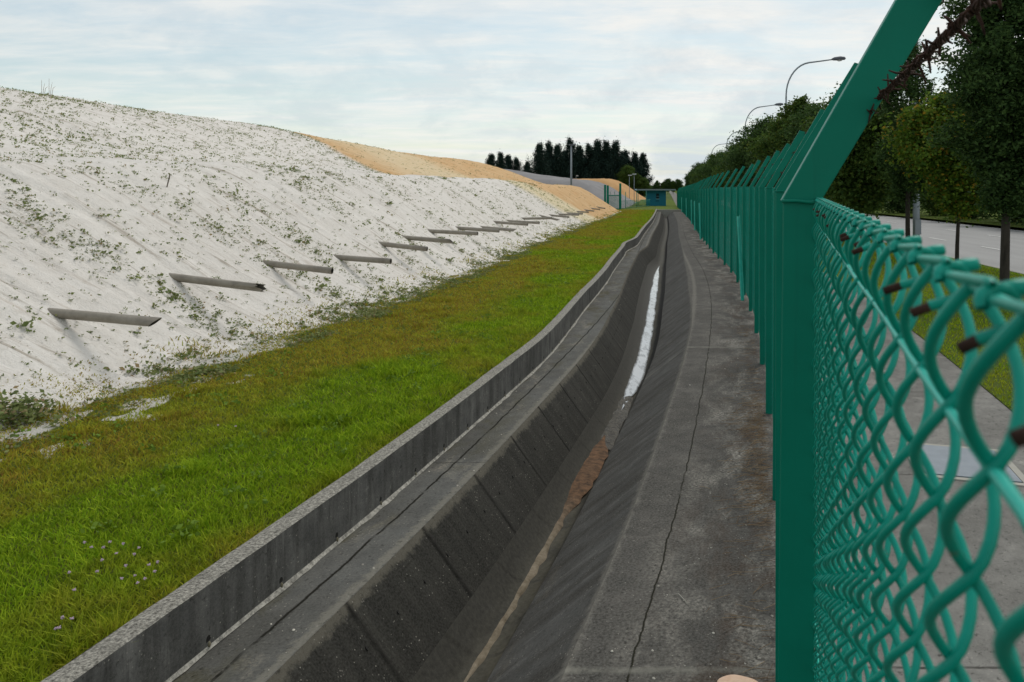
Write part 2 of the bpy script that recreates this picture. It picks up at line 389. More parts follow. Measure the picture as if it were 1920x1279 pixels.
OO = wo_ + (OO - 2.70) * (6.6 - wo_) / (6.6 - 2.70)
LZ = GZ + 0.05 * (fbm(OO * 1.2, YY * 1.2, 3, 2) - 0.5) + 0.04 * sstep(4, 6, OO) - 0.03 * (1 - sstep(2.7, 2.95, OO))
V = np.stack([FX(YY) - OO, YY, LZ + zg(YY)], -1)
lawn = link('lawn', grid_mesh('lawn', V, len(yl), len(ol), M_lawn, None, True, {'sand': sandmask(OO, YY).ravel()})); tag(lawn, kind='structure')
# grass beyond the end of the drain, round the hut
yl = np.concatenate([[80.5], np.arange(81, 150, 2.0)]); ol = np.linspace(-0.1, 2.70, 8)
OO, YY = np.meshgrid(ol, yl)
V = np.stack([FX(YY) - OO, YY, 0.20 * (OO > 0) + 0.03 * fbm(OO, YY, 3, 5) + zg(YY)], -1)
tag(link('lawn_by_hut', grid_mesh('lawn_by_hut', V, len(yl), len(ol), M_verge, None, True)), kind='structure').name = 'lawn'

# ------------------------------------------------------------------ drain: walkway, slopes, channel, ledge
yd = stations(-3, 81, 0.12, 0.012)
def strip(name, fo, ys, mat, uvmode='O', jit=0.0):
    """fo(Y)-> (offsets (n,k), z (n,k))"""
    O, Z = fo(ys); k = O.shape[1]
    Yg = ys[:, None].repeat(k, 1)
    if jit: Z = Z + jit * (fbm(O * 9, Yg * 9, 3, 8) - 0.5)
    V = np.stack([FX(Yg) - O, Yg, Z + zg(Yg)], -1)
    if uvmode == 'O': vv = O
    else: vv = np.concatenate([np.zeros((len(ys), 1)), np.cumsum(np.hypot(np.diff(O, axis=1), np.diff(Z, axis=1)), 1)], 1)
    me = grid_mesh(name, V, len(ys), k, mat, np.stack([Yg * 1.05, vv], -1), True)
    return me
def f_walk(Y):
    t = np.linspace(0, 1, 14)[None, :]; c_ = cr(Y)[:, None]
    return -0.1 + (c_ + 0.1 - 0.0) * t, 0 * t + 0 * c_ + 0.012 * (fbm(t * 6 + 0 * c_, Y[:, None] * 1.3 + 0 * t, 3, 4) - 0.5)
def f_rs(Y):
    t = np.linspace(0, 1, 12)[None, :]; c_ = cr(Y)[:, None]
    return c_ + 0.55 * t, -0.42 * t - 0.006 * 0 * c_
def f_ch(Y):
    c_ = cr(Y)[:, None]; w = lw(Y)[:, None]
    o = np.array([0, .035, .055, .085, .13, .18, .23, .28, .34, .39]) / .39
    z = np.array([-.42, -.505, -.555, -.595, -.617, -.622, -.610, -.575, -.50, -.42])
    return c_ + 0.55 + (w - 0.85) * o[None, :], z[None, :] + 0 * c_
def f_ls(Y):
    t = np.linspace(0, 1, 12)[None, :]; s_ = (cr(Y) + lw(Y))[:, None]
    return s_ - 0.30 + 0.30 * t, -0.42 + 0.42 * t + 0 * s_
def f_le(Y):
    t = np.linspace(0, 1, 8)[None, :]; s_ = (cr(Y) + lw(Y))[:, None]
    return s_ + (led(Y)[:, None] + 0.02) * t, 0.0 * t + 0 * s_ + 0.008 * (fbm(t * 4 + 0 * s_, Y[:, None] * 2 + 0 * t, 3, 9) - 0.5) * np.minimum(1, t * 8)
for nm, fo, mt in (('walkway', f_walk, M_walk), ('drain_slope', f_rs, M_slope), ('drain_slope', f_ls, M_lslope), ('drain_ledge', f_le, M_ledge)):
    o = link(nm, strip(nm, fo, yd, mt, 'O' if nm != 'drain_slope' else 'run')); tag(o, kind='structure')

# channel bed with algae and silt
m, N = material('channel_bed'); uv = N.uv(); u, v, _ = N.sep(uv)
a = N.noise(N.map(uv, 2, 5, 1), 1.5, 6, 0.65, 0.3); b = N.noise(uv, 30, 4, 0.7); s_ = N.noise(N.map(uv, 0.5, 0.4, 1), 1.0, 4, 0.6)
c = N.mix(N.rng(a, 0.35, 0.65), (0.018, 0.017, 0.012), (0.055, 0.050, 0.034)); c = N.mix(N.rng(s_, 0.5, 0.7, 0, 0.6), c, (0.05, 0.038, 0.016)); c = N.mix(N.rng(N.math('ADD', v, N.math('MULTIPLY', N.math('SUBTRACT', a, .5), .15)), .30, .48), c, N.mix(a, (0.018, 0.017, 0.014), (0.042, 0.040, 0.034)))
sc2 = N.math('ABSOLUTE', N.math('SUBTRACT', N.math('FRACT', N.math('ADD', N.math('DIVIDE', u, 0.9), N.math('MULTIPLY', v, 0.5))), 0.5))
c = N.mix(N.rng(sc2, 0.03, 0.01, 0, 0.6), c, (0.012, 0.011, 0.008)); c = N.mix(N.rng(b, 0.3, 0.7, 0, .3), c, (0.13, 0.12, 0.10))
c = N.mix(N.rng(N.math('ADD', v, N.math('MULTIPLY', N.math('SUBTRACT', a, .5), .12)), 0.24, 0.17), c, (0.012, 0.011, 0.008)); finish(N, c, 0.75, N.bump(b, 0.4, 0.005), 0.15); M_bed = m  # right channel wall darkened: its shade is put into the colour
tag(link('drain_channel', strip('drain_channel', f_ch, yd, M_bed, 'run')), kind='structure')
# end face of the drain
mb = MB(); q = [P(0.0, 80.6), P(2.7, 80.6)]
mb.box(q[1][0] - 0.0, q[0][0], 80.5, 80.8, zg(81) - 0.9, zg(81) + 0.225)
tag(mb.build('drain_headwall', M_kerb), 'low concrete end wall closing the far end of the drain before the hut', 'wall')

# silt along the channel bed and the orange heap
m, N = material('silt'); p = N.pos(); a = N.noise(p, 14, 6, 0.7); b = N.noise(p, 2.0, 3, 0.6)
c = N.mix(N.rng(a, 0.3, 0.7), (0.10, 0.078, 0.05), (0.24, 0.20, 0.145)); yy_ = N.sep(p)[1]
o_ = N.math('MULTIPLY', N.rng(yy_, 6.1, 6.9), N.rng(yy_, 9.0, 8.4)); c = N.mix(N.math('MULTIPLY', o_, 0.85), c, N.mix(N.rng(a, 0.35, 0.65), (0.035, 0.018, 0.010), (0.15, 0.072, 0.032)))
finish(N, c, 0.9, N.bump(a, 0.6, 0.01), 0.2); M_silt = m
def ribbon(name, y0, y1, cfun, wfun, zfun, mat, k=7, s0=0.05, kk=0.01, zn=0.0):
    ys = stations(y0, y1, s0, kk); t = np.linspace(-1, 1, k)[None, :]
    Cc = (cr(ys) + 0.55 + (lw(ys) - 0.85) * 0.5 + cfun(ys))[:, None]; w = wfun(ys)[:, None]
    Oo = Cc + t * w; Yg = ys[:, None].repeat(k, 1)
    Z = zfun(ys)[:, None] * (1 - 0.0 * t) - 0.02 * np.abs(t) ** 3 + zn * (fbm(Oo * 12, Yg * 6, 3, 31) - 0.5)
    V = np.stack([FX(Yg) - Oo, Yg, Z + zg(Yg)], -1)
    return link(name, grid_mesh(name, V, len(ys), k, mat, None, True))
sw = lambda Y: np.clip(0.020 + 0.02 * (vn(Y * 1.7, Y * 0, 41)) + 0.035 * (vn(Y * 9, Y * 0, 42) - .4) * sstep(2, 6, Y) + 0.095 * sstep(6.4, 7.1, Y) * (1 - sstep(7.9, 8.4, Y)) - 0.02 * sstep(8.0, 8.5, Y), 0.004, 1)
tag(ribbon('silt', 1.5, 8.5, lambda Y: 0.035 + 0.02 * (vn(Y * 0.8, Y * 0, 44) - 0.5), sw, lambda Y: -0.603 + 0.03 * sstep(6.4, 7.2, Y), M_silt, 11, 0.02, 0.004, zn=0.016), 'tan and orange silt lying along the bed of the drain', 'silt', kind='stuff')
# dark wet debris before the water
m, N = material('wet_debris'); p = N.pos(); a = N.noise(p, 22, 6, 0.75)
finish(N, N.mix(N.rng(a, 0.35, 0.65), (0.010, 0.009, 0.007), (0.10, 0.085, 0.06)), 0.6, N.bump(a, 1.0, 0.03), 0.4); M_deb = m
tag(ribbon('debris', 8.1, 10.1, lambda Y: 0.02 + 0 * Y, lambda Y: 0.09 + 0.05 * vn(Y * 4, 0 * Y, 3), lambda Y: -0.585 + 0 * Y, M_deb, 9, 0.04, 0.004, 0.05), 'dark wet debris caught in the channel just before the bright water', 'debris', kind='stuff')
m, N = material('still_water'); p = N.pos()
b = N.bump(N.noise(N.map(p, 14, 4, 1), 1.0, 4, 0.6), 0.05, 0.01); fo = N.noise(N.map(p, 12, 3.0, 1), 1.0, 5, .7)
pr = finish(N, N.mix(N.rng(fo, .36, .5), (0.10, .105, .105), (0.34, .35, .365)), N.rng(fo, .36, .52, .3, .08), b, 1.0); pr.inputs['IOR'].default_value = 1.6; N.put(pr.inputs['Alpha'], N.rng(N.math('ADD', N.attr('edge'), N.math('MULTIPLY', N.math('SUBTRACT', fo, .5), .5)), 0.02, 0.42)); M_water = m  # pale base colour paints in part of the sky's reflection
ww = lambda Y: np.clip((0.098 - 0.02 * sstep(20, 26, Y) + 0.03 * (vn(Y * 1.9, 0 * Y, 51) - .5)) * sstep(9.4, 10.7, Y) * (1 - sstep(24, 27.6, Y)), 0.002, 1)
def f_water():
    ys = stations(9.4, 27.6, 0.08, 0.008); t = np.linspace(-1, 1, 9)[None, :]
    Cc = (cr(ys) + 0.55 + (lw(ys) - 0.85) * 0.47)[:, None] + 0.015 * (vn(ys, 0 * ys, 52) - .5)[:, None]
    Oo = Cc + t * ww(ys)[:, None]; Yg = ys[:, None].repeat(9, 1)
    ed = np.minimum(1 - np.abs(t) + 0 * Cc, 2 * np.minimum(ys - 9.4, 27.6 - ys)[:, None] + 0 * t)
    return link('water', grid_mesh('water', np.stack([FX(Yg) - Oo, Yg, -0.588 + zg(Yg) + 0 * Oo], -1), len(ys), 9, M_water, None, True, {'edge': ed.ravel()}))
tag(f_water(), kind='structure')

# ------------------------------------------------------------------ upstand wall along the drain
wall = empty('concrete_wall', P(2.6, 3)); tag(wall, 'low weathered concrete wall between the green lawn and the drain ledge', 'wall')
wall_base = Vector(wall.location)
def f_wall(Y, part):
    a_ = (cr(Y) + lw(Y) + led(Y))[:, None]
    n = 0.006 * (vn(Y * 6, 0 * Y, 61) - .5)[:, None]
    if part == 'face': t = np.linspace(0, 1, 6)[None, :]; return a_ + 0 * t, -0.02 + t * 0.312 + 0 * a_
    if part == 'top': t = np.linspace(0, 1, 5)[None, :]; return a_ + 0.115 * t - 0.0, 0.292 + n + 0.006 * np.sin(t * math.pi) + 0 * a_
    t = np.linspace(0, 1, 3)[None, :]; return a_ + 0.115 + 0 * t, 0.292 - t * 0.3 + 0 * a_
yw = stations(-3, 80.5, 0.06, 0.01)
for part, mt, nm in (('face', M_wallface, 'wall_face'), ('top', M_walltop, 'wall_top'), ('back', M_wallface, 'wall_back')):
    me = strip(nm, lambda Y, p_=part: f_wall(Y, p_), yw, mt, 'run')
    o = link(nm, me, wall); o.matrix_parent_inverse = Matrix.Translation(-wall_base)
# joint mortar line at wall foot
m, N = material('pale_mortar'); a = N.noise(N.pos(), 30, 5, 0.75); finish(N, N.mix(N.rng(a, 0.35, 0.65), (0.12, 0.115, 0.10), (0.42, 0.40, 0.35)), 0.95, N.bump(a, 0.8, 0.01)); M_mortar = m
def f_mort(Y):
    a_ = (cr(Y) + lw(Y) + led(Y))[:, None]; t = np.linspace(0, 1, 4)[None, :]
    w = (0.007 + 0.024 * np.clip(vn(Y * 3, 0 * Y, 71) * vn(Y * 11, 0 * Y, 72) * 2, 0, 1))[:, None]
    return a_ - w * (1 - t), 0.004 + 0.016 * t ** 2 + 0 * a_
o = link('mortar_fillet', strip('mortar_fillet', f_mort, yw, M_mortar, 'run'), wall); o.matrix_parent_inverse = Matrix.Translation(-wall_base)
# weep holes (short pipe stubs) at the wall foot
m, N = material('dark_hole'); finish(N, (0.012, 0.011, 0.009), 0.95); M_hole = m
m, N = material('old_pipe'); finish(N, N.mix(N.noise(N.pos(), 20, 4, .7), (0.16, 0.14, 0.09), (0.10, 0.09, 0.06)), 0.8); M_oldpipe = m
mb = MB()
ring = [(0.024 * math.cos(a), 0, 0.034 * math.sin(a)) for a in np.linspace(0, 2 * math.pi, 15)[:-1]]
mb.tube([(-.01, 0, 0.002), (0.0025, 0, 0)], 0.015, 9, 1); mb.tube([(-.004, 0.004, -0.014), (0.005, 0.003, -0.016), (0.008, 0.0, -0.020)], [.012, .009, .003], 7, 0)
weep_me = mb.mesh('weep_hole', [M_oldpipe, M_hole])
yv = 3.05
while yv < 40:
    a_ = float(cr(yv) + lw(yv) + led(yv)); x, y, z = P(a_, yv, 0.045)
    o = link('weep_hole', weep_me, wall); o.scale = (1, 1, 1.5)
    o.matrix_parent_inverse = Matrix.Translation(-wall_base); o.location = (x - 0.002, y, z); o.rotation_euler = (0, 0, -0.3)
    yv += 0.53 if yv < 12 else 1.06
# small form-tie holes of the left slope
mb = MB(); yv = 2.6
while yv < 14:
    for t in (0.55,):
        s_ = float(cr(yv) + lw(yv)); x, y, z = P(s_ - 0.30 + 0.30 * t, yv, -0.42 + 0.42 * t)
        n = Vector((0.81, 0.0, 0.58)); c0 = Vector((x, y, z)); mb.tube([c0 + n * 0.0, c0 + n * 0.004], 0.011, 10)
    yv += 0.33
o = mb.build('tie_holes', M_hole); tag(o, 'row of small dark tie holes in the left slope of the drain', 'holes', kind='stuff')

# ------------------------------------------------------------------ footpath, verge, kerb, road on the far side of the fence
yp = stations(-4, 400, 0.5, 0.03)
def f_fp(Y): t = np.linspace(0, 1, 10)[None, :]; return -0.1 - 2.15 * t + 0 * Y[:, None], 0.012 + 0 * t + 0 * Y[:, None]
tag(link('footpath', strip('footpath', f_fp, yp, M_path)), kind='structure')
def f_vg(Y): t = np.linspace(0, 1, 20)[None, :]; return -2.25 - 4.85 * t + 0 * Y[:, None], 0.02 + 0.05 * (fbm(t * 5 + 0 * Y[:, None], Y[:, None] * .8 + 0 * t, 3, 15) - .3) * np.sin(t * 3.1) - 0.06 * t
tag(link('verge', strip('verge', f_vg, yp, M_verge)), kind='structure')
def f_kb(Y): o_ = np.array([-7.08, -7.09, -7.22, -7.23]); z_ = np.array([-.06, -.035, -.035, -.17]); return o_[None, :] + 0 * Y[:, None], z_[None, :] + 0 * Y[:, None]
tag(link('kerb', strip('kerb', f_kb, yp, M_kerb)), kind='structure')
def f_rd(Y): t = np.linspace(0, 1, 8)[None, :]; return -7.2 - 10.6 * t + 0 * Y[:, None], -0.155 + 0.03 * np.sin(t * math.pi) + 0 * Y[:, None]
tag(link('road', strip('road', f_rd, yp, M_road)), kind='structure')
def f_far(Y): t = np.linspace(0, 1, 6)[None, :]; return -17.8 - 12 * t + 0 * Y[:, None], 0.0 + 0.1 * t + 0 * Y[:, None]
tag(link('verge_far', strip('verge_far', f_far, yp, M_verge)), kind='structure').name = 'verge'
def f_road2(Y): t = np.linspace(0, 1, 6)[None, :]; return -21.0 - 8 * t + 0 * Y[:, None], 0.11 + 0.03 * np.sin(t * math.pi) + 0 * Y[:, None]
mb = MB()
for off, ph in ((-10.45, 0.0), (-13.95, 2.2)):
    y0 = 4 + ph
    while y0 < 220:
        A = Vector(P(off, y0)); B = Vector(P(off, y0 + 2.2)); zz0 = -0.155 + 0.03 * math.sin(math.pi * (-off - 7.2) / 10.6) + 0.012
        w = Vector((0.06, 0, 0))
        mb.add([A - w + Vector((0, 0, zz0)), A + w + Vector((0, 0, zz0)), B + w + Vector((0, 0, zz0)), B - w + Vector((0, 0, zz0))], [(0, 1, 2, 3)])
        y0 += 6.0
for off in (-7.55, -17.5):
    ys_ = np.arange(0, 220, 2.0)
    for a, b in zip(ys_[:-1], ys_[1:]):
        A = Vector(P(off, a)); B = Vector(P(off, b)); zz0 = -0.138; w = Vector((0.05, 0, 0))
        mb.add([A - w + Vector((0, 0, zz0)), A + w + Vector((0, 0, zz0)), B + w + Vector((0, 0, zz0)), B - w + Vector((0, 0, zz0))], [(0, 1, 2, 3)])
tag(mb.build('road_markings', M_paint), kind='structure')
# inspection cover in the footpath
m, N = material('galvanised_plate'); p = N.pos(); a = N.noise(p, 8, 5, .7); v_ = N.voro(p, 60)
finish(N, N.mix(a, (0.17, 0.19, 0.21), (0.27, 0.30, 0.33)), 0.7, N.bump(v_, 0.3, 0.003), 0.2, 0.0); M_plate = m
ang = -math.atan(0.30)
cov = empty('inspection_cover', P(-1.42, 5.95, 0.012), ang); tag(cov, 'square blue grey metal cover set in the footpath beyond the mesh', 'cover')
MB().box(-0.30, 0.30, -0.34, 0.34, 0.0, 0.016).build('plate', M_plate, cov)
mb = MB()
for a in ((-0.36, -0.31, -0.4, 0.4), (0.31, 0.36, -0.4, 0.4), (-0.31, 0.31, 0.35, 0.4), (-0.31, 0.31, -0.4, -0.35)): mb.box(*a, 0.0, 0.010)
mb.build('frame', M_kerb, cov)

# ------------------------------------------------------------------ sand mound
prof_O = np.array([5.0, 5.5, 5.7, 6.2, 8.6, 9.1, 9.35, 10.0, 11.6, 13.0, 16.6, 18.4, 20.0, 23.0, 30.0, 60.0])
prof_Z = np.array([-.25, -.04, 0.02, 0.27, 1.90, 2.19, 2.26, 2.30, 2.36, 2.75, 4.02, 4.38, 4.50, 4.45, 4.3, 4.2])
prof = _hermite(prof_O, prof_Z)
def bump2(O, Y):
    return 1 + 0.06 * (vn(Y * 0.12, O * 0.1, 81) - 0.5)
def hill_z(O, Y):
    z = prof(O) * bump2(O, Y)
    low = sstep(5.3, 5.9, O)
    # rills running down the slope
    w = (vn(Y * 1.1, O * 0.5, 90) - 0.5) * 0.5
    def rill(freq, seed, st):
        q = Y * freq + 0.25 * O * st + w * freq * 0.6
        n = vn(q, O * 0.33 * st, seed); return 1 - np.abs(2 * n - 1)
    r = 0.05 * np.clip(rill(1.6, 91, 1.0) - 0.62, 0, 1) + 0.05 * np.clip(rill(4.5, 92, 1.3) - 0.66, 0, 1) + 0.025 * np.clip(rill(10, 93, 2) - 0.6, 0, 1)
    amp = low * (0.35 + 0.9 * sstep(0.3, 0.7, vn(Y * 0.35, O * 0.4, 94)))
    z = z - r * amp * 1.7 + low * (0.12 * (fbm(Y * 0.7, O * 0.7, 3, 95) - 0.5) + 0.035 * (fbm(Y * 3.5, O * 2.5, 3, 96) - 0.5) + 0.012 * (fbm(Y * 13, O * 9, 2, 97) - 0.5))
    return z
def hill_full(O, Y, y_end=74.5):
    z = hill_z(O, Y)
    e = (y_end + 0.25 * (O - 5.7) + 1.2 * (vn(O * 0.5, Y * 0, 98) - 0.5) - Y) * 0.62
    k = 0.25
    z = -k * np.log(np.exp(-np.minimum(z, 20) / k) + np.exp(-np.clip(e, -3, 12) / k))
    return z + GZ
m, N = material('sand'); M_sand = m
u, v, _ = N.sep(N.uv()); p = N.pos()      # u = station, v = offset
uvn = N.uv()
big = N.noise(uvn, 0.5, 4, 0.6); wob = N.noise(N.map(uvn, 0.35, 0.5, 1), 1.0, 6, 0.65)
wobs = N.math('MULTIPLY', N.math('SUBTRACT', wob, 0.5), 5.0)
white = N.mix(N.rng(big, 0.35, 0.65), (0.65, 0.61, 0.565), (0.71, 0.675, 0.63))
nearc = N.mix(N.rng(N.noise(uvn, 3, 5, .65), 0.35, 0.65), (0.59, 0.55, 0.50), (0.71, 0.675, 0.63))
white = N.mix(0.5, white, nearc)
orange = N.mix(N.rng(N.noise(uvn, 0.8, 5, .65), 0.35, 0.65), (0.53, 0.33, 0.16), (0.60, 0.42, 0.24))
cream = N.mix(N.rng(N.noise(uvn, 2, 5, .65), 0.35, 0.65), (0.62, 0.52, 0.33), (0.66, 0.58, 0.42))
# streaks down the slope
q = N.comb(N.math('ADD', N.math('MULTIPLY', u, 7.0), N.math('MULTIPLY', v, 1.2)), N.math('MULTIPLY', v, 0.8))
st = N.noise(q, 1.0, 6, 0.7, 0.4)
q2 = N.comb(N.math('ADD', N.math('MULTIPLY', u, 3.0), N.math('MULTIPLY', v, 0.7)), N.math('MULTIPLY', v, 0.5))
st2 = N.noise(q2, 1.0, 6, 0.7, 0.6)
# zones
up = N.math('GREATER_THAN', v, 9.7)
bu = N.math('ADD', N.math('SUBTRACT', N.math('SUBTRACT', u, 29.5), N.math('MULTIPLY', N.math('SUBTRACT', v, 12.0), 0.75)), N.math('MULTIPLY', wobs, 0.5))
fu = N.rng(bu, -0.3, 0.6)
cpat = N.math('MULTIPLY', N.rng(N.math('ADD', bu, N.math('MULTIPLY', wobs, 0.8)), 17, 12), N.rng(bu, 1, 6))
upc = N.mix(fu, white, N.mix(N.math('MULTIPLY', cpat, 0.65), orange, cream))
bl = N.math('ADD', N.math('SUBTRACT', N.math('SUBTRACT', u, 38.5), N.math('MULTIPLY', N.math('SUBTRACT', 9.2, v), 1.6)), N.math('MULTIPLY', wobs, 0.4))
loc_ = N.mix(N.rng(bl, -1.5, 1.0), white, cream); loc_ = N.mix(N.rng(bl, 5.0, 7.0), loc_, orange)
c = N.mix(up, loc_, upc)
c = N.mix(N.rng(st, 0.56, 0.66, 0, 0.75), c, N.mix(1.0, c, (0.50, 0.45, 0.39), 'MULTIPLY'))
c = N.mix(N.rng(st2, 0.60, 0.68, 0, 0.55), c, N.mix(1.0, c, (0.62, 0.56, 0.50), 'MULTIPLY'))
f = N.noise(p, 55, 5, 0.75); g2 = N.noise(p, 16, 6, 0.72)
c = N.mix(N.rng(g2, 0.5, 0.75, 0, 0.35), c, N.mix(1.0, c, (0.7, 0.66, 0.60), 'MULTIPLY'))
sp = N.voro(p, 17); c = N.mix(N.math('MULTIPLY', N.rng(sp, 0.16, 0.08), N.rng(N.noise(p, 1.7, 4, .6), 0.48, 0.6, 0, .7)), c, (0.20, 0.17, 0.12))
h = N.math('ADD', N.math('MULTIPLY', f, 0.35), N.math('SUBTRACT', g2, N.math('MULTIPLY', st, 0.9)))
finish(N, c, 1.0, N.bump(h, 0.75, 0.035), 0.05)
yh = stations(-6, 80, 0.055, 0.0055); oh = np.concatenate([np.arange(4.95, 9.8, 0.05), np.arange(9.8, 24, 0.16), [24.5, 26, 28, 32, 38, 46]])
OO, YY = np.meshgrid(oh, yh)
V = np.stack([FX(YY) - OO, YY, hill_full(OO, YY) + zg(YY)], -1)
hill = link('sand_mound', grid_mesh('sand_mound', V, len(yh), len(oh), M_sand, np.stack([YY, OO], -1), True)); tag(hill, kind='structure')

def mound(name, y0, y1, po, pz, cols, seed):
    m, N = material(name); p = N.pos()
    a = N.noise(p, 0.4, 5, .65); f = N.noise(p, 6, 6, .75)
    c = N.mix(N.rng(a, 0.35, 0.65), *cols); c = N.mix(N.rng(f, 0.5, 0.75, 0, 0.3), c, N.mix(1.0, c, (0.6, 0.58, 0.55), 'MULTIPLY'))
    finish(N, c, 1.0, N.bump(f, 0.6, 0.06), 0.05)
    pf = _hermite(np.array(po, float), np.array(pz, float))
    ys = np.linspace(y0 - 2, y1 + 2, 90); os_ = np.linspace(po[0], po[-1], 90)
    OO, YY = np.meshgrid(os_, ys)
    z = pf(OO) * (1 + 0.10 * (vn(YY * 0.15, OO * 0.1, seed) - .5)) + 0.25 * (fbm(YY * 0.5, OO * 0.5, 3, seed + 1) - .5) - 0.1
    k = 0.3
    for e in ((YY - y0 - 0.15 * (OO - 5.6)) * 0.6, (y1 - YY) * 0.6):
        z = -k * np.log(np.exp(-z / k) + np.exp(-np.clip(e, -3, 12) / k))
    V = np.stack([FX(YY) - OO, YY, z + zg(YY) + 0.15], -1)
    return tag(link(name, grid_mesh(name, V, 90, 90, m, None, True)), kind='structure')
mound('gravel_mound', 84, 128, [4.8, 5.6, 6.2, 10.6, 11.6, 13.5, 17, 24, 34, 50], [-.3, 0, .3, 3.0, 3.35, 3.5, 3.9, 4.9, 5.3, 5.2], ((0.20, 0.195, 0.195), (0.26, 0.25, 0.25)), 120)
mound('orange_mound', 132, 178, [4.8, 5.6, 6.2, 11.0, 12.0, 13.5, 17, 24, 34, 50], [-.3, 0, .3, 3.6, 3.95, 4.0, 3.9, 3.8, 3.8, 3.7], ((0.42, 0.24, 0.11), (0.50, 0.31, 0.15)), 130)

# ------------------------------------------------------------------ leaves, grass, weeds
def leaf_mat(name, cA, cB, cC=None, trans=0.25, rough=0.7, posn=None):
    m, N = material(name); r = N.island()
    c = N.mix(r, cA, cB)
    if cC is not None:
        r2 = N.math('FRACT', N.math('MULTIPLY', r, 17.31)); c = N.mix(N.rng(r2, 0.84, 0.94), c, cC)
    if posn:
        c = N.mix(N.rng(N.noise(N.pos(), posn[0], 4, .6), posn[1], posn[2]), c, N.mix(1.0, c, posn[3], 'MULTIPLY'))
    p = N.n('ShaderNodeBsdfPrincipled'); N.put(p.inputs['Base Color'], c); p.inputs['Roughness'].default_value = rough; p.inputs['Specular IOR Level'].default_value = 0.15
    tr = N.n('ShaderNodeBsdfTranslucent'); N.put(tr.inputs[0], c)
    mx = N.n('ShaderNodeMixShader'); mx.inputs[0].default_value = trans
    N.t.links.new(p.outputs[0], mx.inputs[1]); N.t.links.new(tr.outputs[0], mx.inputs[2])
    o = N.n('ShaderNodeOutputMaterial'); N.t.links.new(mx.outputs[0], o.inputs[0]); return m
def blades(X, Y, Z, h, w, lean=0.5):
    n = len(X); a = rng.random(n) * 2 * math.pi; la = rng.random(n) * 2 * math.pi; ln = lean * rng.random(n) * h
    sx, sy = np.cos(a) * w / 2, np.sin(a) * w / 2; lx, ly = np.cos(la) * ln, np.sin(la) * ln
    V = np.empty((n, 5, 3))
    V[:, 0] = np.stack([X - sx, Y - sy, Z], -1); V[:, 1] = np.stack([X + sx, Y + sy, Z], -1)
    V[:, 2] = np.stack([X + sx * .8 + lx * .35, Y + sy * .8 + ly * .35, Z + h * .55], -1); V[:, 3] = np.stack([X - sx * .8 + lx * .35, Y - sy * .8 + ly * .35, Z + h * .55], -1)
    V[:, 4] = np.stack([X + lx, Y + ly, Z + h * .97], -1)
    b = (np.arange(n) * 5)[:, None]
    tri = np.concatenate([b + [0, 1, 2], b + [0, 2, 3], b + [3, 2, 4]], 1).reshape(-1, 3)
    return V.reshape(-1, 3), tri
def grass_material(name, dry=0.8):
    m, N = material(name); p = N.pos(); r = N.island()
    a = N.noise(p, 0.55, 5, 0.6, 0.3); b = N.noise(p, 2.6, 5, 0.65)
    c = N.mix(r, (0.14, 0.27, 0.008), (0.38, 0.50, 0.022)); 
    dz_ = N.math('ADD', N.attr('dry'), N.math('MULTIPLY', N.math('SUBTRACT', b, 0.5), 0.9))
    dc = N.mix(N.math('FRACT', N.math('MULTIPLY', r, 7.7)), (0.45, 0.29, 0.04), (0.40, 0.40, 0.035))
    dc = N.mix(N.rng(N.math('FRACT', N.math('MULTIPLY', r, 31.7)), 0.72, 0.9), dc, (0.30, 0.12, 0.045))
    c = N.mix(N.rng(dz_, 0.28, 0.75, 0, dry), c, dc); c = N.mix(N.rng(N.noise(p, 7, 5, .7), .42, .62, 0, .55), c, N.mix(1.0, c, (.40, .42, .4), 'MULTIPLY'))
    pr = N.n('ShaderNodeBsdfPrincipled'); N.put(pr.inputs['Base Color'], c); pr.inputs['Roughness'].default_value = 0.75; pr.inputs['Specular IOR Level'].default_value = 0.12
    tr = N.n('ShaderNodeBsdfTranslucent'); N.put(tr.inputs[0], c); mx = N.n('ShaderNodeMixShader'); mx.inputs[0].default_value = 0.35
    N.t.links.new(pr.outputs[0], mx.inputs[1]); N.t.links.new(tr.outputs[0], mx.inputs[2])
    o = N.n('ShaderNodeOutputMaterial'); N.t.links.new(mx.outputs[0], o.inputs[0]); return m
M_grass = grass_material('grass_blades')
def sampleY(n, y0, y1, pw):
    u = rng.random(n); a = 1 - pw + 1e-4
    return (y0 ** a + u * (y1 ** a - y0 ** a)) ** (1 / a)
n = 330000
Yb = sampleY(n, 2.3, 80, 1.45); Ob = (cr(Yb) + lw(Yb) + led(Yb) + 0.125); Ob = Ob + rng.random(n) * (TOE + 0.75 - Ob)
sm = sandmask(Ob, Yb); cl_ = sstep(0.36, 0.60, fbm(Ob * 3.2, Yb * 2.2, 3, 145)); keep = (rng.random(n) > np.maximum(np.maximum(0.9 * sstep(0.2, 1.3, sm), sstep(.25, .6, sm) * (1 - cl_)), sstep(TOE - .05, TOE + .6, Ob))); Yb, Ob, sm = Yb[keep], Ob[keep], sm[keep]
dryv = 0.34 + 0.55 * sstep(3.3, 5.2, Ob) + 0.12 * sstep(4.2, 5.4, Yb) * (1 - sstep(9, 12, Yb)) + 1.7 * (fbm(Ob * 0.7, Yb * 0.45, 3, 140) - 0.5)
tuft = 1.2 * sstep(0.74, 0.84, vn(Ob * 3.0, Yb * 2.6, 141))
hb = (0.020 + 0.026 * rng.random(len(Yb)) + 0.06 * tuft * rng.random(len(Yb))) * (1 - 0.35 * sstep(4.6, 5.7, Ob)) * (1 + 0.3 * (1 - sstep(2.8, 4.2, Ob)))
wb = 0.0030 + 0.0010 * Yb
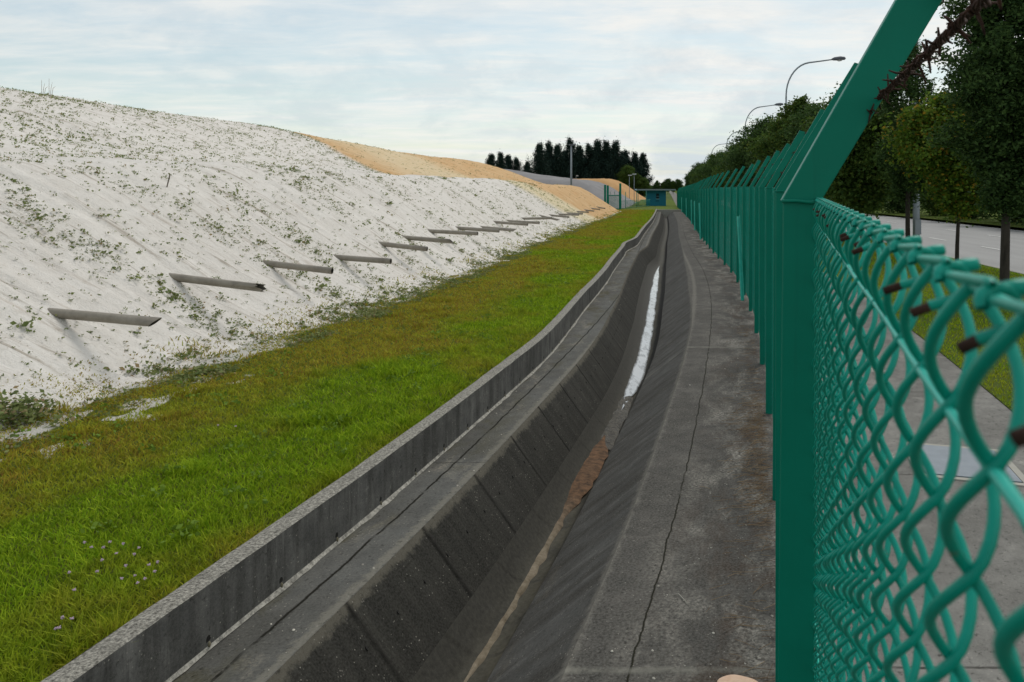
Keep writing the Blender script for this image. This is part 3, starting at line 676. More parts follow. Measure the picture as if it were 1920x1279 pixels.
zb = GZ + 0.05 * (fbm(Ob * 1.2, Yb * 1.2, 3, 2) - 0.5) + 0.04 * sstep(4, 6, Ob) - 0.03 * (1 - sstep(2.7, 2.95, Ob)) + zg(Yb) - 0.006
zb = np.where(Ob > 5.4, np.maximum(zb, hill_full(Ob, Yb) + zg(Yb) - 0.004), zb)
V, T3 = blades(FX(Yb) - Ob, Yb, zb, hb, wb, 1.6)
o = link('grass', np_mesh('grass', V, T3, 3, M_grass, attrs={'dry': np.repeat(dryv, 5)})); tag(o, 'short green and straw coloured turf covering the strip between sand and drain wall', 'grass', kind='stuff')
# verge grass beyond the fence
n = 60000
Yb = sampleY(n, 5.0, 60, 1.5); Ob = -2.25 - rng.random(n) * 4.7
tt = (-Ob - 2.25) / 4.85
zb = 0.02 + 0.05 * (fbm(tt * 5, Yb * .8, 3, 15) - .3) * np.sin(tt * 3.1) - 0.06 * tt + zg(Yb) - 0.004
V, T3 = blades(FX(Yb) - Ob, Yb, zb, 0.02 + 0.03 * rng.random(n), 0.004 + 0.0011 * Yb, 0.9)
o = link('verge_grass', np_mesh('verge_grass', V, T3, 3, M_grass, attrs={'dry': np.repeat(0.25 + 0.6 * (fbm(Ob * .7, Yb * .4, 3, 150) - .35), 5)})); tag(o, 'mown green grass on the verge between footpath and road', 'grass', kind='stuff')

# weeds creeping over the sand
def leaves(cx, cy, cz, sx, sy, sz, n_each, size, up=0.5, seed=0, aspect=2.0, norm_bias=0.6):
    """clusters of rhombic leaves; arrays of cluster centres; returns V,F quads"""
    k = len(cx); N_ = k * n_each
    def rep(a): return np.repeat(np.broadcast_to(a, (k,)), n_each)
    g1, g2, g3 = rng.normal(size=(3, N_)) * 0.5
    c = np.stack([rep(cx) + g1 * rep(sx), rep(cy) + g2 * rep(sy), rep(cz) + g3 * rep(sz)], -1)
    s = rep(size) * (0.6 + 0.8 * rng.random(N_))
    d = rng.normal(size=(N_, 3)); d[:, 2] *= 1 - norm_bias; d /= np.linalg.norm(d, axis=1, keepdims=True)
    e = rng.normal(size=(N_, 3)); e -= d * (e * d).sum(1, keepdims=True); e /= np.linalg.norm(e, axis=1, keepdims=True)
    a = d * (s * 0.5)[:, None]; b = e * (s * 0.5 / aspect)[:, None]
    V = np.stack([c - a, c + b - a * .1, c + a, c - b - a * .1], 1).reshape(-1, 3)
    F_ = np.arange(N_ * 4).reshape(-1, 4)
    return V, F_
M_weed = leaf_mat('weed_leaves', (0.11, 0.15, 0.045), (0.24, 0.27, 0.10), (0.32, 0.24, 0.13), 0.35)
def weeds(n, y0, y1, pw, o0, o1, dens, sz, nl, hfun):
    Y = sampleY(n, y0, y1, pw); O_ = o0 + rng.random(n) * (o1 - o0)
    k = rng.random(n) < dens(O_, Y); Y, O_ = Y[k], O_[k]
    s = sz(O_, Y, len(Y)); z = np.maximum(hill_full(O_, Y), np.where(O_ < 6.6, GZ + 0.03, -9)) + zg(Y)
    V, F_ = leaves(FX(Y) - O_, Y, z + 0.22 * s, s, s * 1.0, s * 0.35, nl, s * 0.42 + 0.006, aspect=1.6)
    return V, F_
parts = []
streak = lambda O_, Y: sstep(0.50, 0.64, vn(Y * 1.5 + 0.35 * O_, O_ * 0.28, 161)) 
dz1 = lambda O_, Y: 0.10 + 0.5 * streak(O_, Y) * sstep(0.35, 0.6, fbm(Y * 0.3, O_ * 0.5, 3, 160)) * (1 - 0.0 * O_) + 0.15 * (1 - sstep(5.5, 6.2, O_))
szs = lambda O_, Y, n_: (0.026 + 0.06 * rng.random(n_) ** 3) * (0.85 + 0.012 * Y)
parts.append(weeds(34000, 4.5, 46, 1.15, 5.5, 9.4, dz1, szs, 8, None))
szl = lambda O_, Y, n_: 0.05 + 0.08 * rng.random(n_) ** 2
parts.append(weeds(1000, 4.5, 44, 1.2, 5.5, 9.3, lambda O_, Y: 0.05 + 0.55 * streak(O_, Y), szl, 26, None))
parts.append(weeds(3200, 4.5, 60, 1.0, 5.25, 6.0, lambda O_, Y: sstep(.3, .6, fbm(Y * 1.2, O_ * 2, 3, 163)), lambda O_, Y, n_: 0.035 + 0.07 * rng.random(n_) ** 2, 16, None))
dz2 = lambda O_, Y: np.where(Y < 29.5 + (O_ - 12) * 0.75, 0.25 + 0.22 * sstep(0.45, 0.65, fbm(Y * .35, O_ * .35, 3, 165)), 0.05) + 0.9 * np.exp(-((Y - 28.9 - (O_ - 12) * 0.75) / 0.9) ** 2)
parts.append(weeds(26000, 8, 72, 0.9, 11.5, 18.2, dz2, lambda O_, Y, n_: (0.042 + 0.062 * rng.random(n_) ** 2), 7, None))
parts.append(weeds(2500, 40, 74, 0.5, 5.8, 19, lambda O_, Y: 0.2 + 0 * Y, lambda O_, Y, n_: (0.06 + 0.08 * rng.random(n_) ** 2), 6, None))
nv = 0; VV = []; FF = []
for V, F_ in parts: VV.append(V); FF.append(F_ + nv); nv += len(V)
o = link('weeds', np_mesh('weeds', np.concatenate(VV), np.concatenate(FF), 4, M_weed)); tag(o, 'small green creeping weeds dotted over the pale sand slope', 'weeds', kind='stuff')
# broad weed clumps in the lawn's edge and one bushy weed at the far left
n = 110; Y = sampleY(n, 3.5, 20, 1.2); O_ = 3.0 + rng.random(n) * 2.9
V, F_ = leaves(FX(Y) - O_, Y, GZ + 0.05 + zg(Y), 0.09, 0.09, 0.03, 16, 0.035, aspect=1.5)
M_lw = leaf_mat('lawn_weed_leaves', (0.10, 0.17, 0.018), (0.17, 0.26, 0.03), None, .3)
o = link('lawn_weeds', np_mesh('lawn_weeds', V, F_, 4, M_lw)); tag(o, 'broad leaved weeds growing among the turf', 'weeds', kind='stuff')
o = None
bw = Vector(P(5.78, 6.15, 0.0)); bw.z = float(hill_full(np.array([5.78]), np.array([6.15]))[0] + zg(6.15))
V, F_ = leaves(np.array([0, .12, -.12, .05, -0.02]), np.array([0, .05, -.04, -.1, .1]), np.array([.1, .07, .08, .06, .05]), 0.16, 0.16, 0.12, 160, 0.045, aspect=1.8)
o = link('weed_bush', np_mesh('weed_bush', V, F_, 4, M_weed), None, bw); tag(o, 'low bushy green weed at the foot of the sand near the left edge', 'plant')

# pebbles, twigs and litter on the walkway
m, N = material('pale_stone'); finish(N, N.mix(N.island(), (0.14, 0.13, 0.11), (0.50, 0.47, 0.40)), 0.95); M_peb = m
mb = MB()
def pebble(mb, c, r, flat=0.5):
    a = random.random() * 6.3; V = []; Fs = []
    for i, (zz_, rr_) in enumerate(((-1, 0.5), (-.3, 1), (.4, .85), (1, .35))):
        for j in range(6):
            t = a + j * math.pi / 3; q = rr_ * r * (0.8 + 0.4 * random.random())
            V.append((c[0] + q * math.cos(t), c[1] + q * math.sin(t) * 1.3, c[2] + zz_ * r * flat))
    for i in range(3):
        for j in range(6): Fs.append((i * 6 + j, i * 6 + (j + 1) % 6, i * 6 + 6 + (j + 1) % 6, i * 6 + 6 + j))
    Fs.append(tuple(range(18, 24))); mb.add(V, Fs)
for k in range(420):
    y = 2.8 + 14 * random.random() ** 1.6; o_ = random.choice([random.uniform(0.0, 0.86), random.uniform(0.0, 0.5), random.uniform(2.16, 2.5)])
    pebble(mb, P(o_, y, 0.002), 0.0022 + 0.006 * random.random() ** 4)
tag(mb.build('pebbles', M_peb), 'scattered tiny pale pebbles and grit on the dark walkway', 'pebbles', kind='stuff')
m, N = material('dry_twig'); finish(N, N.mix(N.island(), (0.12, 0.07, 0.04), (0.30, 0.22, 0.13)), 0.9); M_twig = m
mb = MB()
for k in range(900):
    y = random.choice([random.gauss(5.6, 0.45), random.gauss(6.9, .5), random.uniform(3, 12)]); o_ = abs(random.gauss(0.0, 0.13)) + 0.02
    c0 = Vector(P(o_, y, 0.006)); a = random.gauss(0.2, 0.6); l = 0.02 + 0.05 * random.random()
    d = Vector((math.cos(a) * l, math.sin(a) * l, 0)); mb.tube([c0 - d, c0 + Vector((0, 0, 0.006 * random.random())), c0 + d + Vector((0, 0, 0.01 * random.random()))], 0.0012, 3, 0, False)
tag(mb.build('leaf_litter', M_twig), 'brown needle litter heaped along the foot of the fence', 'leaf litter', kind='stuff')
mb = MB(); c0 = Vector(P(0.52, 4.05, 0.006)); mb.tube([c0, c0 + Vector((.035, .004, .004)), c0 + Vector((.05, -.05, .003)), c0 + Vector((.06, -.09, .002))], 0.0022, 6)
tag(mb.build('twig', M_peb), 'small pale bent twig lying on the dark walkway', 'twig')
m, N = material('peach_stone'); a = N.noise(N.pos(), 25, 5, .7); finish(N, N.mix(N.rng(a, .3, .7), (0.62, 0.40, 0.27), (0.72, 0.52, 0.38)), 0.85, N.bump(a, .4, .004)); M_peach = m
V = []; Fs = []; ns = 28
cpt = Vector(P(0.15, 3.27, 0.0)); 
rings = ((0.0, .90), (0.022, 1.0), (0.034, .96), (0.040, .86), (0.041, .4), (0.041, .02))
for z_, r_ in rings:
    for j in range(ns):
        t = j * 2 * math.pi / ns; rr_ = 0.088 * r_ * (1 + 0.05 * math.sin(3 * t + 1) + 0.03 * math.sin(5 * t)); V.append((rr_ * math.cos(t), 0.8 * rr_ * math.sin(t), z_))
for i in range(len(rings) - 1):
    for j in range(ns): Fs.append((i * ns + j, i * ns + (j + 1) % ns, (i + 1) * ns + (j + 1) % ns, (i + 1) * ns + j))
mb = MB(); mb.add(V, Fs, 0, True); o = mb.build('flat_stone', M_peach, None, cpt + Vector((0, 0, 0.003))); tag(o, 'flat rounded peach coloured stone on the walkway beside the nearest fence post', 'stone')

# wildflowers in the near lawn
m, N = material('petal'); finish(N, (0.45, 0.34, 0.41), 0.7); M_petal = m
m, N = material('stem'); finish(N, (0.05, 0.10, 0.02), 0.8); M_stem = m
mbs = MB(); mbs.tube([(0, 0, 0), (0.004, 0.002, 0.04), (0.002, 0, 0.075)], 0.0012, 4)
mbp = MB()
for k in range(9):
    t = k * 2.4; rr_ = 0.009 * math.sqrt((k + 1) / 9); c0 = Vector((0.002 + rr_ * math.cos(t), rr_ * math.sin(t), 0.076 + 0.003 * math.cos(k)))
    pebble(mbp, c0, 0.0036, 0.9)
fl0 = empty('wildflower'); link('stem', mbs.mesh('stem', M_stem), fl0); link('flower_head', mbp.mesh('flower_head', M_petal), fl0)
spots = [(155, 1017), (168, 1027), (190, 1027), (205, 1022), (218, 1031), (231, 1024), (196, 1052), (238, 1063), (253, 1070), (225, 1075), (262, 1088), (266, 1086), (293, 1068), (301, 1053), (281, 1056), (257, 1022), (252, 1039), (130, 1075), (178, 1073), (137, 1107), (115, 1162), (132, 1163), (103, 1172), (113, 1171), (440, 795), (412, 800)]
for i, (px, py) in enumerate(spots):
    d = 1500 * (H - GZ - 0.07) / (py - 347); d = d / 1.0
    o = fl0 if i == 0 else copy_tree(fl0)
    o.location = ((px - 960) / 1500 * d, d, GZ + random.uniform(-.01, .01)); o.rotation_euler = (random.uniform(-.2, .2), random.uniform(-.2, .2), random.random() * 6); o.scale = (.72, .72, random.uniform(.7, 1.1))
    tag(o, 'tiny pinkish white wildflower standing in the near lawn', 'flower', 'wildflowers in the near lawn')

# ------------------------------------------------------------------ pipes sticking out of the sand
m, N = material('grey_pvc'); p = N.pos(); a = N.noise(p, 7, 5, .7)
c = N.mix(N.rng(a, .35, .7), (0.20, 0.175, 0.14), (0.30, 0.27, 0.22)); finish(N, c, 0.55, None, 0.4); M_pvc = m
def pipe_mesh(cut, L=1.9, r=0.047, ns=20):
    mb = MB(); V = []; Fs = []; n_l = 5
    prof_ = []
    for j in range(ns):
        t = 2 * math.pi * j / ns; prof_.append((math.cos(t), math.sin(t)))
    def xend(c_, s_):
        if cut == 'bevel': return -0.06 * (1 - s_) / 1.0
        if cut == 'broken': return -0.05 * abs(math.sin(2.3 * math.atan2(s_, c_) + .6)) - (0.08 if s_ > 0.2 and c_ < 0.3 else 0)
        if cut == 'open': return -0.10 * (1 + s_) / 2
        return 0.0
    for rr_ in (r, r - 0.005):
        for k in range(n_l):
            for (c_, s_) in prof_:
                xe = xend(c_, s_); V.append((-L + (L + xe) * k / (n_l - 1), rr_ * c_, rr_ * s_))
    for lay in range(2):
        b = lay * n_l * ns
        for k in range(n_l - 1):
            for j in range(ns):
                q = (b + k * ns + j, b + k * ns + (j + 1) % ns, b + (k + 1) * ns + (j + 1) % ns, b + (k + 1) * ns + j)
                Fs.append(q if lay else tuple(reversed(q)))
    for j in range(ns):
        Fs.append(((n_l - 1) * ns + j, (n_l - 1) * ns + (j + 1) % ns, (2 * n_l - 1) * ns + (j + 1) % ns, (2 * n_l - 1) * ns + j))
    mb.add(V, Fs, 0, True); return mb.mesh('drain_pipe', M_pvc)
pm = {k: pipe_mesh(k) for k in ('flat', 'bevel', 'broken', 'open')}
# (base px, tip px) in the photograph for the first ones
pipes = [((112, 588), (302, 605), 'bevel'), ((343, 522), (498, 541), 'broken'), ((510, 495), (623, 508), 'flat'), ((638, 483), (733, 490), 'flat'), ((720, 458), (801, 467), 'flat'),
         ((765, 446), (851, 453), 'open'), ((818, 434), (896, 438), 'flat'), ((862, 428), (936, 433), 'flat'), ((908, 427), (969, 432), 'bevel'), ((934, 417), (990, 421), 'flat'), ((958, 415), (1012, 418), 'flat'),
         ((984, 410), (1035, 409), 'flat'), ((1018, 406), (1050, 413), 'bevel'), ((1035, 404), (1067, 407), 'flat'), ((1050, 402), (1086, 403), 'flat'), ((1066, 400), (1093, 401), 'flat'), ((1082, 397), (1104, 398), 'flat'), ((1097, 394), (1114, 396), 'flat'), ((1110, 391), (1125, 393), 'flat'), ((1122, 389), (1135, 391), 'flat')]
ordn = ['first and nearest', 'second', 'third', 'fourth', 'fifth', 'sixth', 'seventh', 'eighth', 'ninth', 'tenth', 'eleventh', 'twelfth', 'thirteenth', 'fourteenth', 'fifteenth', 'sixteenth', 'seventeenth', 'eighteenth', 'nineteenth', 'last and farthest']
endt = {'flat': 'square cut end', 'bevel': 'slanted cut end', 'broken': 'broken jagged end', 'open': 'obliquely sawn end'}
for i, (b_, t_, kind) in enumerate(pipes):
    # intersect the base ray with the slope
    ax, az = (b_[0] - 960) / 1500, (347 - b_[1]) / 1500
    d = np.linspace(4, 76, 4000); Xr, Zr_ = ax * d, H + az * d
    O_ = FX(d) - Xr; hz = prof(O_) + GZ + zg(d)
    idx = np.where((O_ > 5.6) & (Zr_ < hz + 0.02))[0]; db = d[idx[0]] if len(idx) else 60
    B = Vector((ax * db, db, H + az * db))
    Lx = 1.12 if i < 11 else 1.15
    dr = Vector((1, -0.20 if i < 10 else -0.19, 0)).normalized()
    # tip depth from the pixel: choose length so the tip's screen x matches
    tx = (t_[0] - 960) / 1500; L = (tx * B.y - B.x) / (dr.x - tx * dr.y); L = min(max(L, 0.5), 1.7)
    T = B + dr * L; T.z = H - (t_[1] - 347) / 1500 * T.y
    T.z = min(max(T.z, B.z - 0.22), B.z + 0.06)
    dd = (T - B).normalized()
    o = link('drain_pipe', pm[kind], None, T + Vector((0, 0, -0.0)))
    o.rotation_euler = dd.to_track_quat('X', 'Z').to_euler()
    tag(o, f'{ordn[i]} grey plastic pipe with {endt[kind]} sticking out of the sand slope', 'pipe', 'grey pipes sticking out of the sand slope')

# stake and dry stems on the mound
def hz1(O_, Y): return float(hill_full(np.array([O_]), np.array([Y]))[0] + zg(Y))
m, N = material('weathered_wood'); finish(N, N.mix(N.noise(N.pos(), 30, 4, .7), (0.10, 0.08, 0.06), (0.22, 0.19, 0.16)), 0.9); M_wood = m
Ys = 11.6; O_ = float(FX(Ys)) + 0.432 * Ys
q0 = Vector((-0.432 * Ys, Ys, hz1(O_, Ys) - 0.03))
MBs = MB(); MBs.box(-.007, .007, -.007, .007, 0, .22); o = MBs.build('stake', M_wood, None, q0); o.rotation_euler = (0, R(14), 0); tag(o, 'thin leaning wooden stake on the crease of the sand mound', 'stake')
for k, (px, hh) in enumerate(((78, .42), (92, .5))):
    Ys = 20.2; X_ = (px - 960) / 1500 * Ys; O_ = float(FX(Ys)) - X_; q0 = Vector((X_, Ys, hz1(O_, Ys) - .03))
    mb = MB()
    for j in range(3): mb.tube([(0.03 * j, 0, 0), (0.03 * j + .02 * j, 0, hh * .5), (0.03 * j + .05 * j, 0, hh * (1 - .2 * j))], [.006, .005, .003], 4)
    tag(mb.build('dry_stalks', M_twig, None, q0), ('left' if k == 0 else 'right') + ' tuft of thin dry stalks on the skyline of the white mound', 'dry plant', 'dry stalks on the skyline')

# ------------------------------------------------------------------ fence
m, N = material('green_paint'); p = N.n('ShaderNodeTexCoord').outputs['Object']; a = N.noise(p, 3, 5, .6); f = N.noise(p, 120, 3, .6)
c = N.mix(N.rng(a, .3, .7), (0.0, 0.150, 0.098), (0.0, 0.188, 0.124)); bp = N.noise(p, 45, 4, .5)
dr_ = N.noise(N.map(p, 30, 30, 1.2), 1, 5, .7); c = N.mix(N.rng(dr_, .55, .8, 0, .45), c, (0.004, 0.075, 0.052)); scr = N.noise(N.map(p, 14, 14, 3), 1, 6, .75); c = N.mix(N.rng(scr, .70, .76, 0, .5), c, (0.05, 0.30, 0.23))
finish(N, c, N.rng(a, .3, .7, .42, .55), N.bump(N.math('ADD', N.math('MULTIPLY', f, .3), bp), .12, .003), 0.18); M_green = m
m, N = material('green_pvc_wire'); p = N.pos(); a = N.noise(p, 9, 4, .6); f = N.noise(p, 260, 3, .6)
c = N.mix(N.rng(a, .3, .7), (0.0, 0.24, 0.175), (0.002, 0.31, 0.23)); rs = N.noise(p, 55, 5, .7)
c = N.mix(N.rng(rs, .70, .76, 0, .8), c, (0.16, 0.075, 0.03))
finish(N, c, 0.42, N.bump(f, .1, .001), 0.22); M_wire = m
m, N = material('tension_wire_coating'); a = N.noise(N.pos(), 30, 4, .6); finish(N, N.mix(a, (0.01, .36, .28), (0.03, .46, .37)), .4, None, .3); M_line = m  # brighter than the mesh wire: specular sheen is put into the colour
m, N = material('rusty_steel'); p = N.pos(); a = N.noise(p, 120, 6, .75)
finish(N, N.mix(N.rng(a, .3, .7), (0.018, 0.011, 0.009), (0.075, 0.036, 0.024)), 0.9, N.bump(a, .8, .002), .2); M_rust = m

PS = 2.0
posts = [-0.72 + PS * k for k in range(-1, 2)]
while posts[-1] < 104: posts.append(posts[-1] + PS)
posts = [y for y in posts]
fence = empty('chain_link_fence', P(0, -0.72)); tag(fence, 'green chain link fence with cranked steel posts and rusty barbed wire beside the drain', 'fence')
fb = Vector(fence.location); FI = Matrix.Translation(-fb)
def child(name, me, loc, rz=0.0, rx=0.0, ry=0.0):
    o = link(name, me, fence); o.matrix_parent_inverse = FI; o.location = loc; o.rotation_euler = (rx, ry, rz); return o
BH = H - 0.025      # height of the bend
def Lsec(w=0.054, t=0.006, d=0.05):
    b = 0.0016
    return [(b, 0), (w - b, 0), (w, b), (w, t), (t + b, t), (t, t + b), (t, d), (0, d), (0, b)]
mb = MB(); mb.prism(Lsec(), -0.6, BH - 0.0)
post_me = mb.mesh('post', M_green)
# cranked arm: leans outwards (+x) by 30 degrees; starts at the bend with a mitred foot
mb = MB(); sec = Lsec(0.060, 0.006, 0.045); ta = math.tan(R(30.0)); hA = 0.515
n = len(sec); V = [(x - 0.002, y, 0.0 - 0.018 * 0) for x, y in sec] + [(x - 0.002 + ta * hA, y, hA - (x) * 0.35) for x, y in sec]
mb.add(V, [tuple(reversed(range(n))), tuple(range(n, 2 * n))] + [(k, (k + 1) % n, n + (k + 1) % n, n + k) for k in range(n)])
arm_me = mb.mesh('cranked_arm', M_green)
mb = MB(); mb.tube([(-.002, -.0015, 0), (.02, -.003, .001), (.04, -.0025, -.0012), (.056, -.0015, .0)], .003, 8); weld_me = mb.mesh('weld_bead', M_green)
def heading(Y): return math.atan2(float(FX(Y + 1) - FX(Y - 1)), 2.0)
post_objs = []
for i, y in enumerate(posts):
    x, yy_, z = P(0, y); rz = -heading(y)
    lean = R(-0.65) if abs(y - 1.28) < .1 else R(random.uniform(-.35, .35))
    p_ = child('fence_post', post_me, (x, yy_, z), rz, 0, -lean if False else 0)
    p_.rotation_euler = (0, R(0.6) if abs(y - 1.28) < .1 else lean, rz)
    if abs(y - 1.28) < .1: p_.location = (x - 0.021, yy_, z)
    a_ = link('cranked_arm', arm_me, p_, (0, 0, BH + 0.001)); a_.scale = (1, 1, 1.0)
    a_.rotation_euler = (0, R(random.uniform(-1.5, 1.5)) if i > 2 else 0, 0)
    if abs(y - 1.28) < .1: a_.rotation_euler = (0, R(-2.2), R(3))
    if -1 < y < 12: link('weld_bead', weld_me, p_, (0, 0, BH))
# longitudinal struts
for k, y in enumerate((14.5, 32.6, 40.6, 48.6, 62.5, 78.5)):
    A = Vector(P(0.05, y, 0.0)); B = Vector(P(0.03, y + 1.75, 1.46)); d = (B - A); L = d.length
    mb = MB(); mb.prism([(-.03, -.004), (.03, -.004), (.03, .004), (-.024, .004), (-.024, .05), (-.03, .05)], 0, L)
    o = child('bracing_strut', mb.mesh('bracing_strut', M_wire), A); o.rotation_euler = d.to_track_quat('Z', 'Y').to_euler()

# mesh panels
WP, VP_ = 0.049, 0.068
def panel(L, amp_n, r, spp, sides, name, hooks=True):
    """panel in local coords: x along the fence, y across (towards +y = outer side), z up from local ground"""
    ztop = H - 0.0225; nh = 59; nw = int(round(L / (WP / 2))); pw = L / nw
    ts = np.linspace(0, nh, nh * spp + 1)
    jj = np.arange(nw)[:, None]
    ph = (jj % 2) * math.pi
    cs = np.cos(math.pi * ts[None, :] + ph); sn = np.sin(math.pi * ts[None, :] + ph)
    tri = np.arcsin(np.clip(cs * 0.985, -1, 1)) / 1.4
    u = (jj + 0.5) * pw + (pw * 0.5 + r * 0.75) * (0.45 * tri + 0.55 * cs)
    nrm = amp_n * np.sign(sn) * np.abs(sn) ** 0.9
    z = ztop - ts[None, :] * (VP_ / 2) + 0 * jj
    irr = rng.normal(size=(nw, 1)) * 0.0008
    Pth = np.stack([u + irr, nrm + irr, z], -1)
    V, F_ = tubes_np(Pth, r, sides); mi = np.zeros(len(F_), int)
    allV = [V]; allF = [F_]; allM = [mi]; nv = len(V)
    def addt(Pt, rr, sd, m_):
        nonlocal nv
        V, F_ = tubes_np(Pt, rr, sd); allV.append(V); allF.append(F_ + nv); allM.append(np.full(len(F_), m_, int)); nv += len(V)
    if hooks:
        # knuckles: each crossing column at the top, a curl over the line wire with a cut stub
        xs = np.arange(0, nw // 2 + 1) * 2 * pw; nk = len(xs)
        th = np.linspace(-0.4, 3.6, 9)
        cur = np.stack([xs[:, None] + 0.003 * np.linspace(-1, 1, 9)[None, :], -0.0036 * np.cos(th)[None, :] + 0 * xs[:, None], ztop - 0.001 + 0.0028 * np.sin(th)[None, :] + 0 * xs[:, None]], -1)
        addt(cur, r * 1.0, sides, 0)
        st = np.linspace(0, 1, 4)[None, :]
        jx = (rng.random(nk) * .004)[:, None]; jl = (0.8 + 0.5 * rng.random(nk))[:, None]
        # rounded stub to the outside; on most knuckles a cut, weathered stub to the inside
        rk = np.array([.55, 1.15, 1.25, 1.2, .95, .25]); tk = np.array([0, .12, .5, .8, .96, 1.0])[None, :]
        addt(np.stack([xs[:, None] + 0.002 + 0 * tk, 0.001 + 0.0058 * tk + 0 * xs[:, None], ztop + 0.0012 + 0.001 * tk + 0 * xs[:, None]], -1), rk[None, :] * r + 0 * xs[:, None], sides, 0)
        tb = np.array([0, .03, .12, .5, .93, 1.0])[None, :]
        addt(np.stack([xs[:, None] - 0.003 + (2 * pw + .002) * tb, -0.0015 + 0 * tb + 0 * xs[:, None], ztop + 0.003 - 0.0035 * tb + 0 * xs[:, None]], -1), np.array([.3, .9, .95, .85, .8, .4])[None, :] * r + 0 * xs[:, None], sides, 0)
        pick = rng.random(nk) < .62; xk = xs[pick]; jk = jx[pick]; lk = jl[pick]; ts_ = np.array([0, .04, .3, .96, 1.0])[None, :]
        s1 = np.stack([xk[:, None] - 0.004 + 0.001 * ts_, 0.001 - 0.006 * ts_ * lk, ztop - 0.010 - 0.0025 * ts_ + jk], -1)
        addt(s1, r * .95, sides, 0)
        s2 = np.stack([xk[:, None] - 0.003 + 0 * ts_, 0.001 - 0.0058 * lk - 0.0042 * ts_ * lk, ztop - 0.0125 - 0.0022 * ts_ + jk], -1)
        addt(s2, np.array([.9, .92, .9, .88, .1])[None, :] * r + 0 * xk[:, None], sides, 1)
    # line wires
    nx = 40; xx = np.linspace(-0.01, L + 0.01, nx)
    for zl, rr in ((ztop - 0.0005, r * .8), (H - 0.0585, r * 1.0), (1.35, r * 1.1), (0.7, r * 1.1), (0.08, r * 1.1)):
        yo = -0.0008 if zl < ztop - .02 else 0.0
        addt(np.stack([xx, np.full(nx, yo), zl + 0.0006 * np.sin(xx * 23)], -1)[None], rr, sides, 2)
    return np_mesh(name, np.concatenate(allV), np.concatenate(allF), 4, None, None, True, [M_wire, M_rust, M_line], np.concatenate(allM))
near_me = panel(2.118, 0.0068, 0.00150, 10, 8, 'mesh_panel')
far_me = panel(2.09, 0.0042, 0.00160, 4, 4, 'mesh_panel_far', False); far_me.name = 'mesh_panel'
for i in range(len(posts) - 1):
    y0, y1 = posts[i], posts[i + 1]
    A = Vector(P(-0.057, y0)); B = Vector(P(-0.057, y1)); d = B - A; L = math.hypot(d.x, d.y)
    o = child('mesh_panel', near_me if i in (0, 1) else far_me, A)
    o.rotation_euler = (0, 0, math.atan2(d.y, d.x)); o.scale = (L / (2.118 if i in (0, 1) else 2.09), -1, 1)
# barbed wire on the arms
def strand(y0, y1, fr, seg, r, rad, nst, barb, blen, sag, name, tangle=0.0):
    mb = MB(); pts = []
    ax = 0.03 + ta * hA * fr; az = BH + hA * fr
    k = int((y1 - y0) / seg); 
    def base(y):
        t = ((y - posts[0]) / PS) % 1.0; h_ = heading(y)
        x, yy_, z = P(0, y)
        return Vector((x + (ax + .020) * math.cos(h_), yy_ - (ax + .020) * math.sin(h_), z + az - sag * 4 * t * (1 - t)))
    for s_ in range(nst):
        pp = []
        for j in range(k + 1):
            y = y0 + (y1 - y0) * j / k; q = base(y); t = y * 60 * (0.012 / max(rad, .004)) + s_ * 2 * math.pi / nst
            q += Vector((rad * math.cos(t), 0, rad * math.sin(t)))
            if tangle: q += Vector((random.gauss(0, 1), 0, random.gauss(0, 1))) * tangle
            pp.append(q)
        mb.tube(pp, r, 5)
    y = y0
    while y < y1:
        q = base(y); a = random.random() * 6.3
        for s_ in range(3):
            for b_ in range(2):
                t = a + s_ * 1.6 + b_ * math.pi; dd = Vector((math.cos(t), random.uniform(-.5, .5), math.sin(t))).normalized(); l = blen * random.uniform(.5, 1.25)
                mb.tube([q, q + dd * l * .6, q + dd * l + Vector((0, 0, random.uniform(-.3, .3) * l))], [r * 1.15, r, r * .6], 5)
        for s_ in range(2):   # wrapped turns
            w = []
            for j in range(9):
                t = j / 8 * 4 * math.pi; w.append(q + Vector((rad * 1.5 * math.cos(t), (j - 4) * r * 1.1, rad * 1.5 * math.sin(t))))
            mb.tube(w, r * .95, 5)
            break
        y += barb * random.uniform(.8, 1.2)
    o = child('barbed_wire', mb.mesh(name, M_rust), (0, 0, 0)); return o
strand(-0.7, 1.35, 0.31, 0.006, 0.0014, 0.0030, 3, 0.075, 0.017, 0.0, 'barbed_wire', 0.0010)
strand(1.28, 15.3, 0.27, 0.03, 0.0014, 0.0025, 2, 0.14, 0.014, 0.01, 'barbed_wire')
strand(0.55, 1.30, 0.60, 0.01, 0.0013, 0.003, 2, 0.06, 0.020, 0.0, 'barbed_wire', 0.0012)
strand(1.28, 15.3, 0.62, 0.03, 0.0014, 0.0025, 2, 0.14, 0.014, 0.01, 'barbed_wire')
strand(1.28, 15.3, 0.95, 0.03, 0.0014, 0.0025, 2, 0.14, 0.014, 0.01, 'barbed_wire')

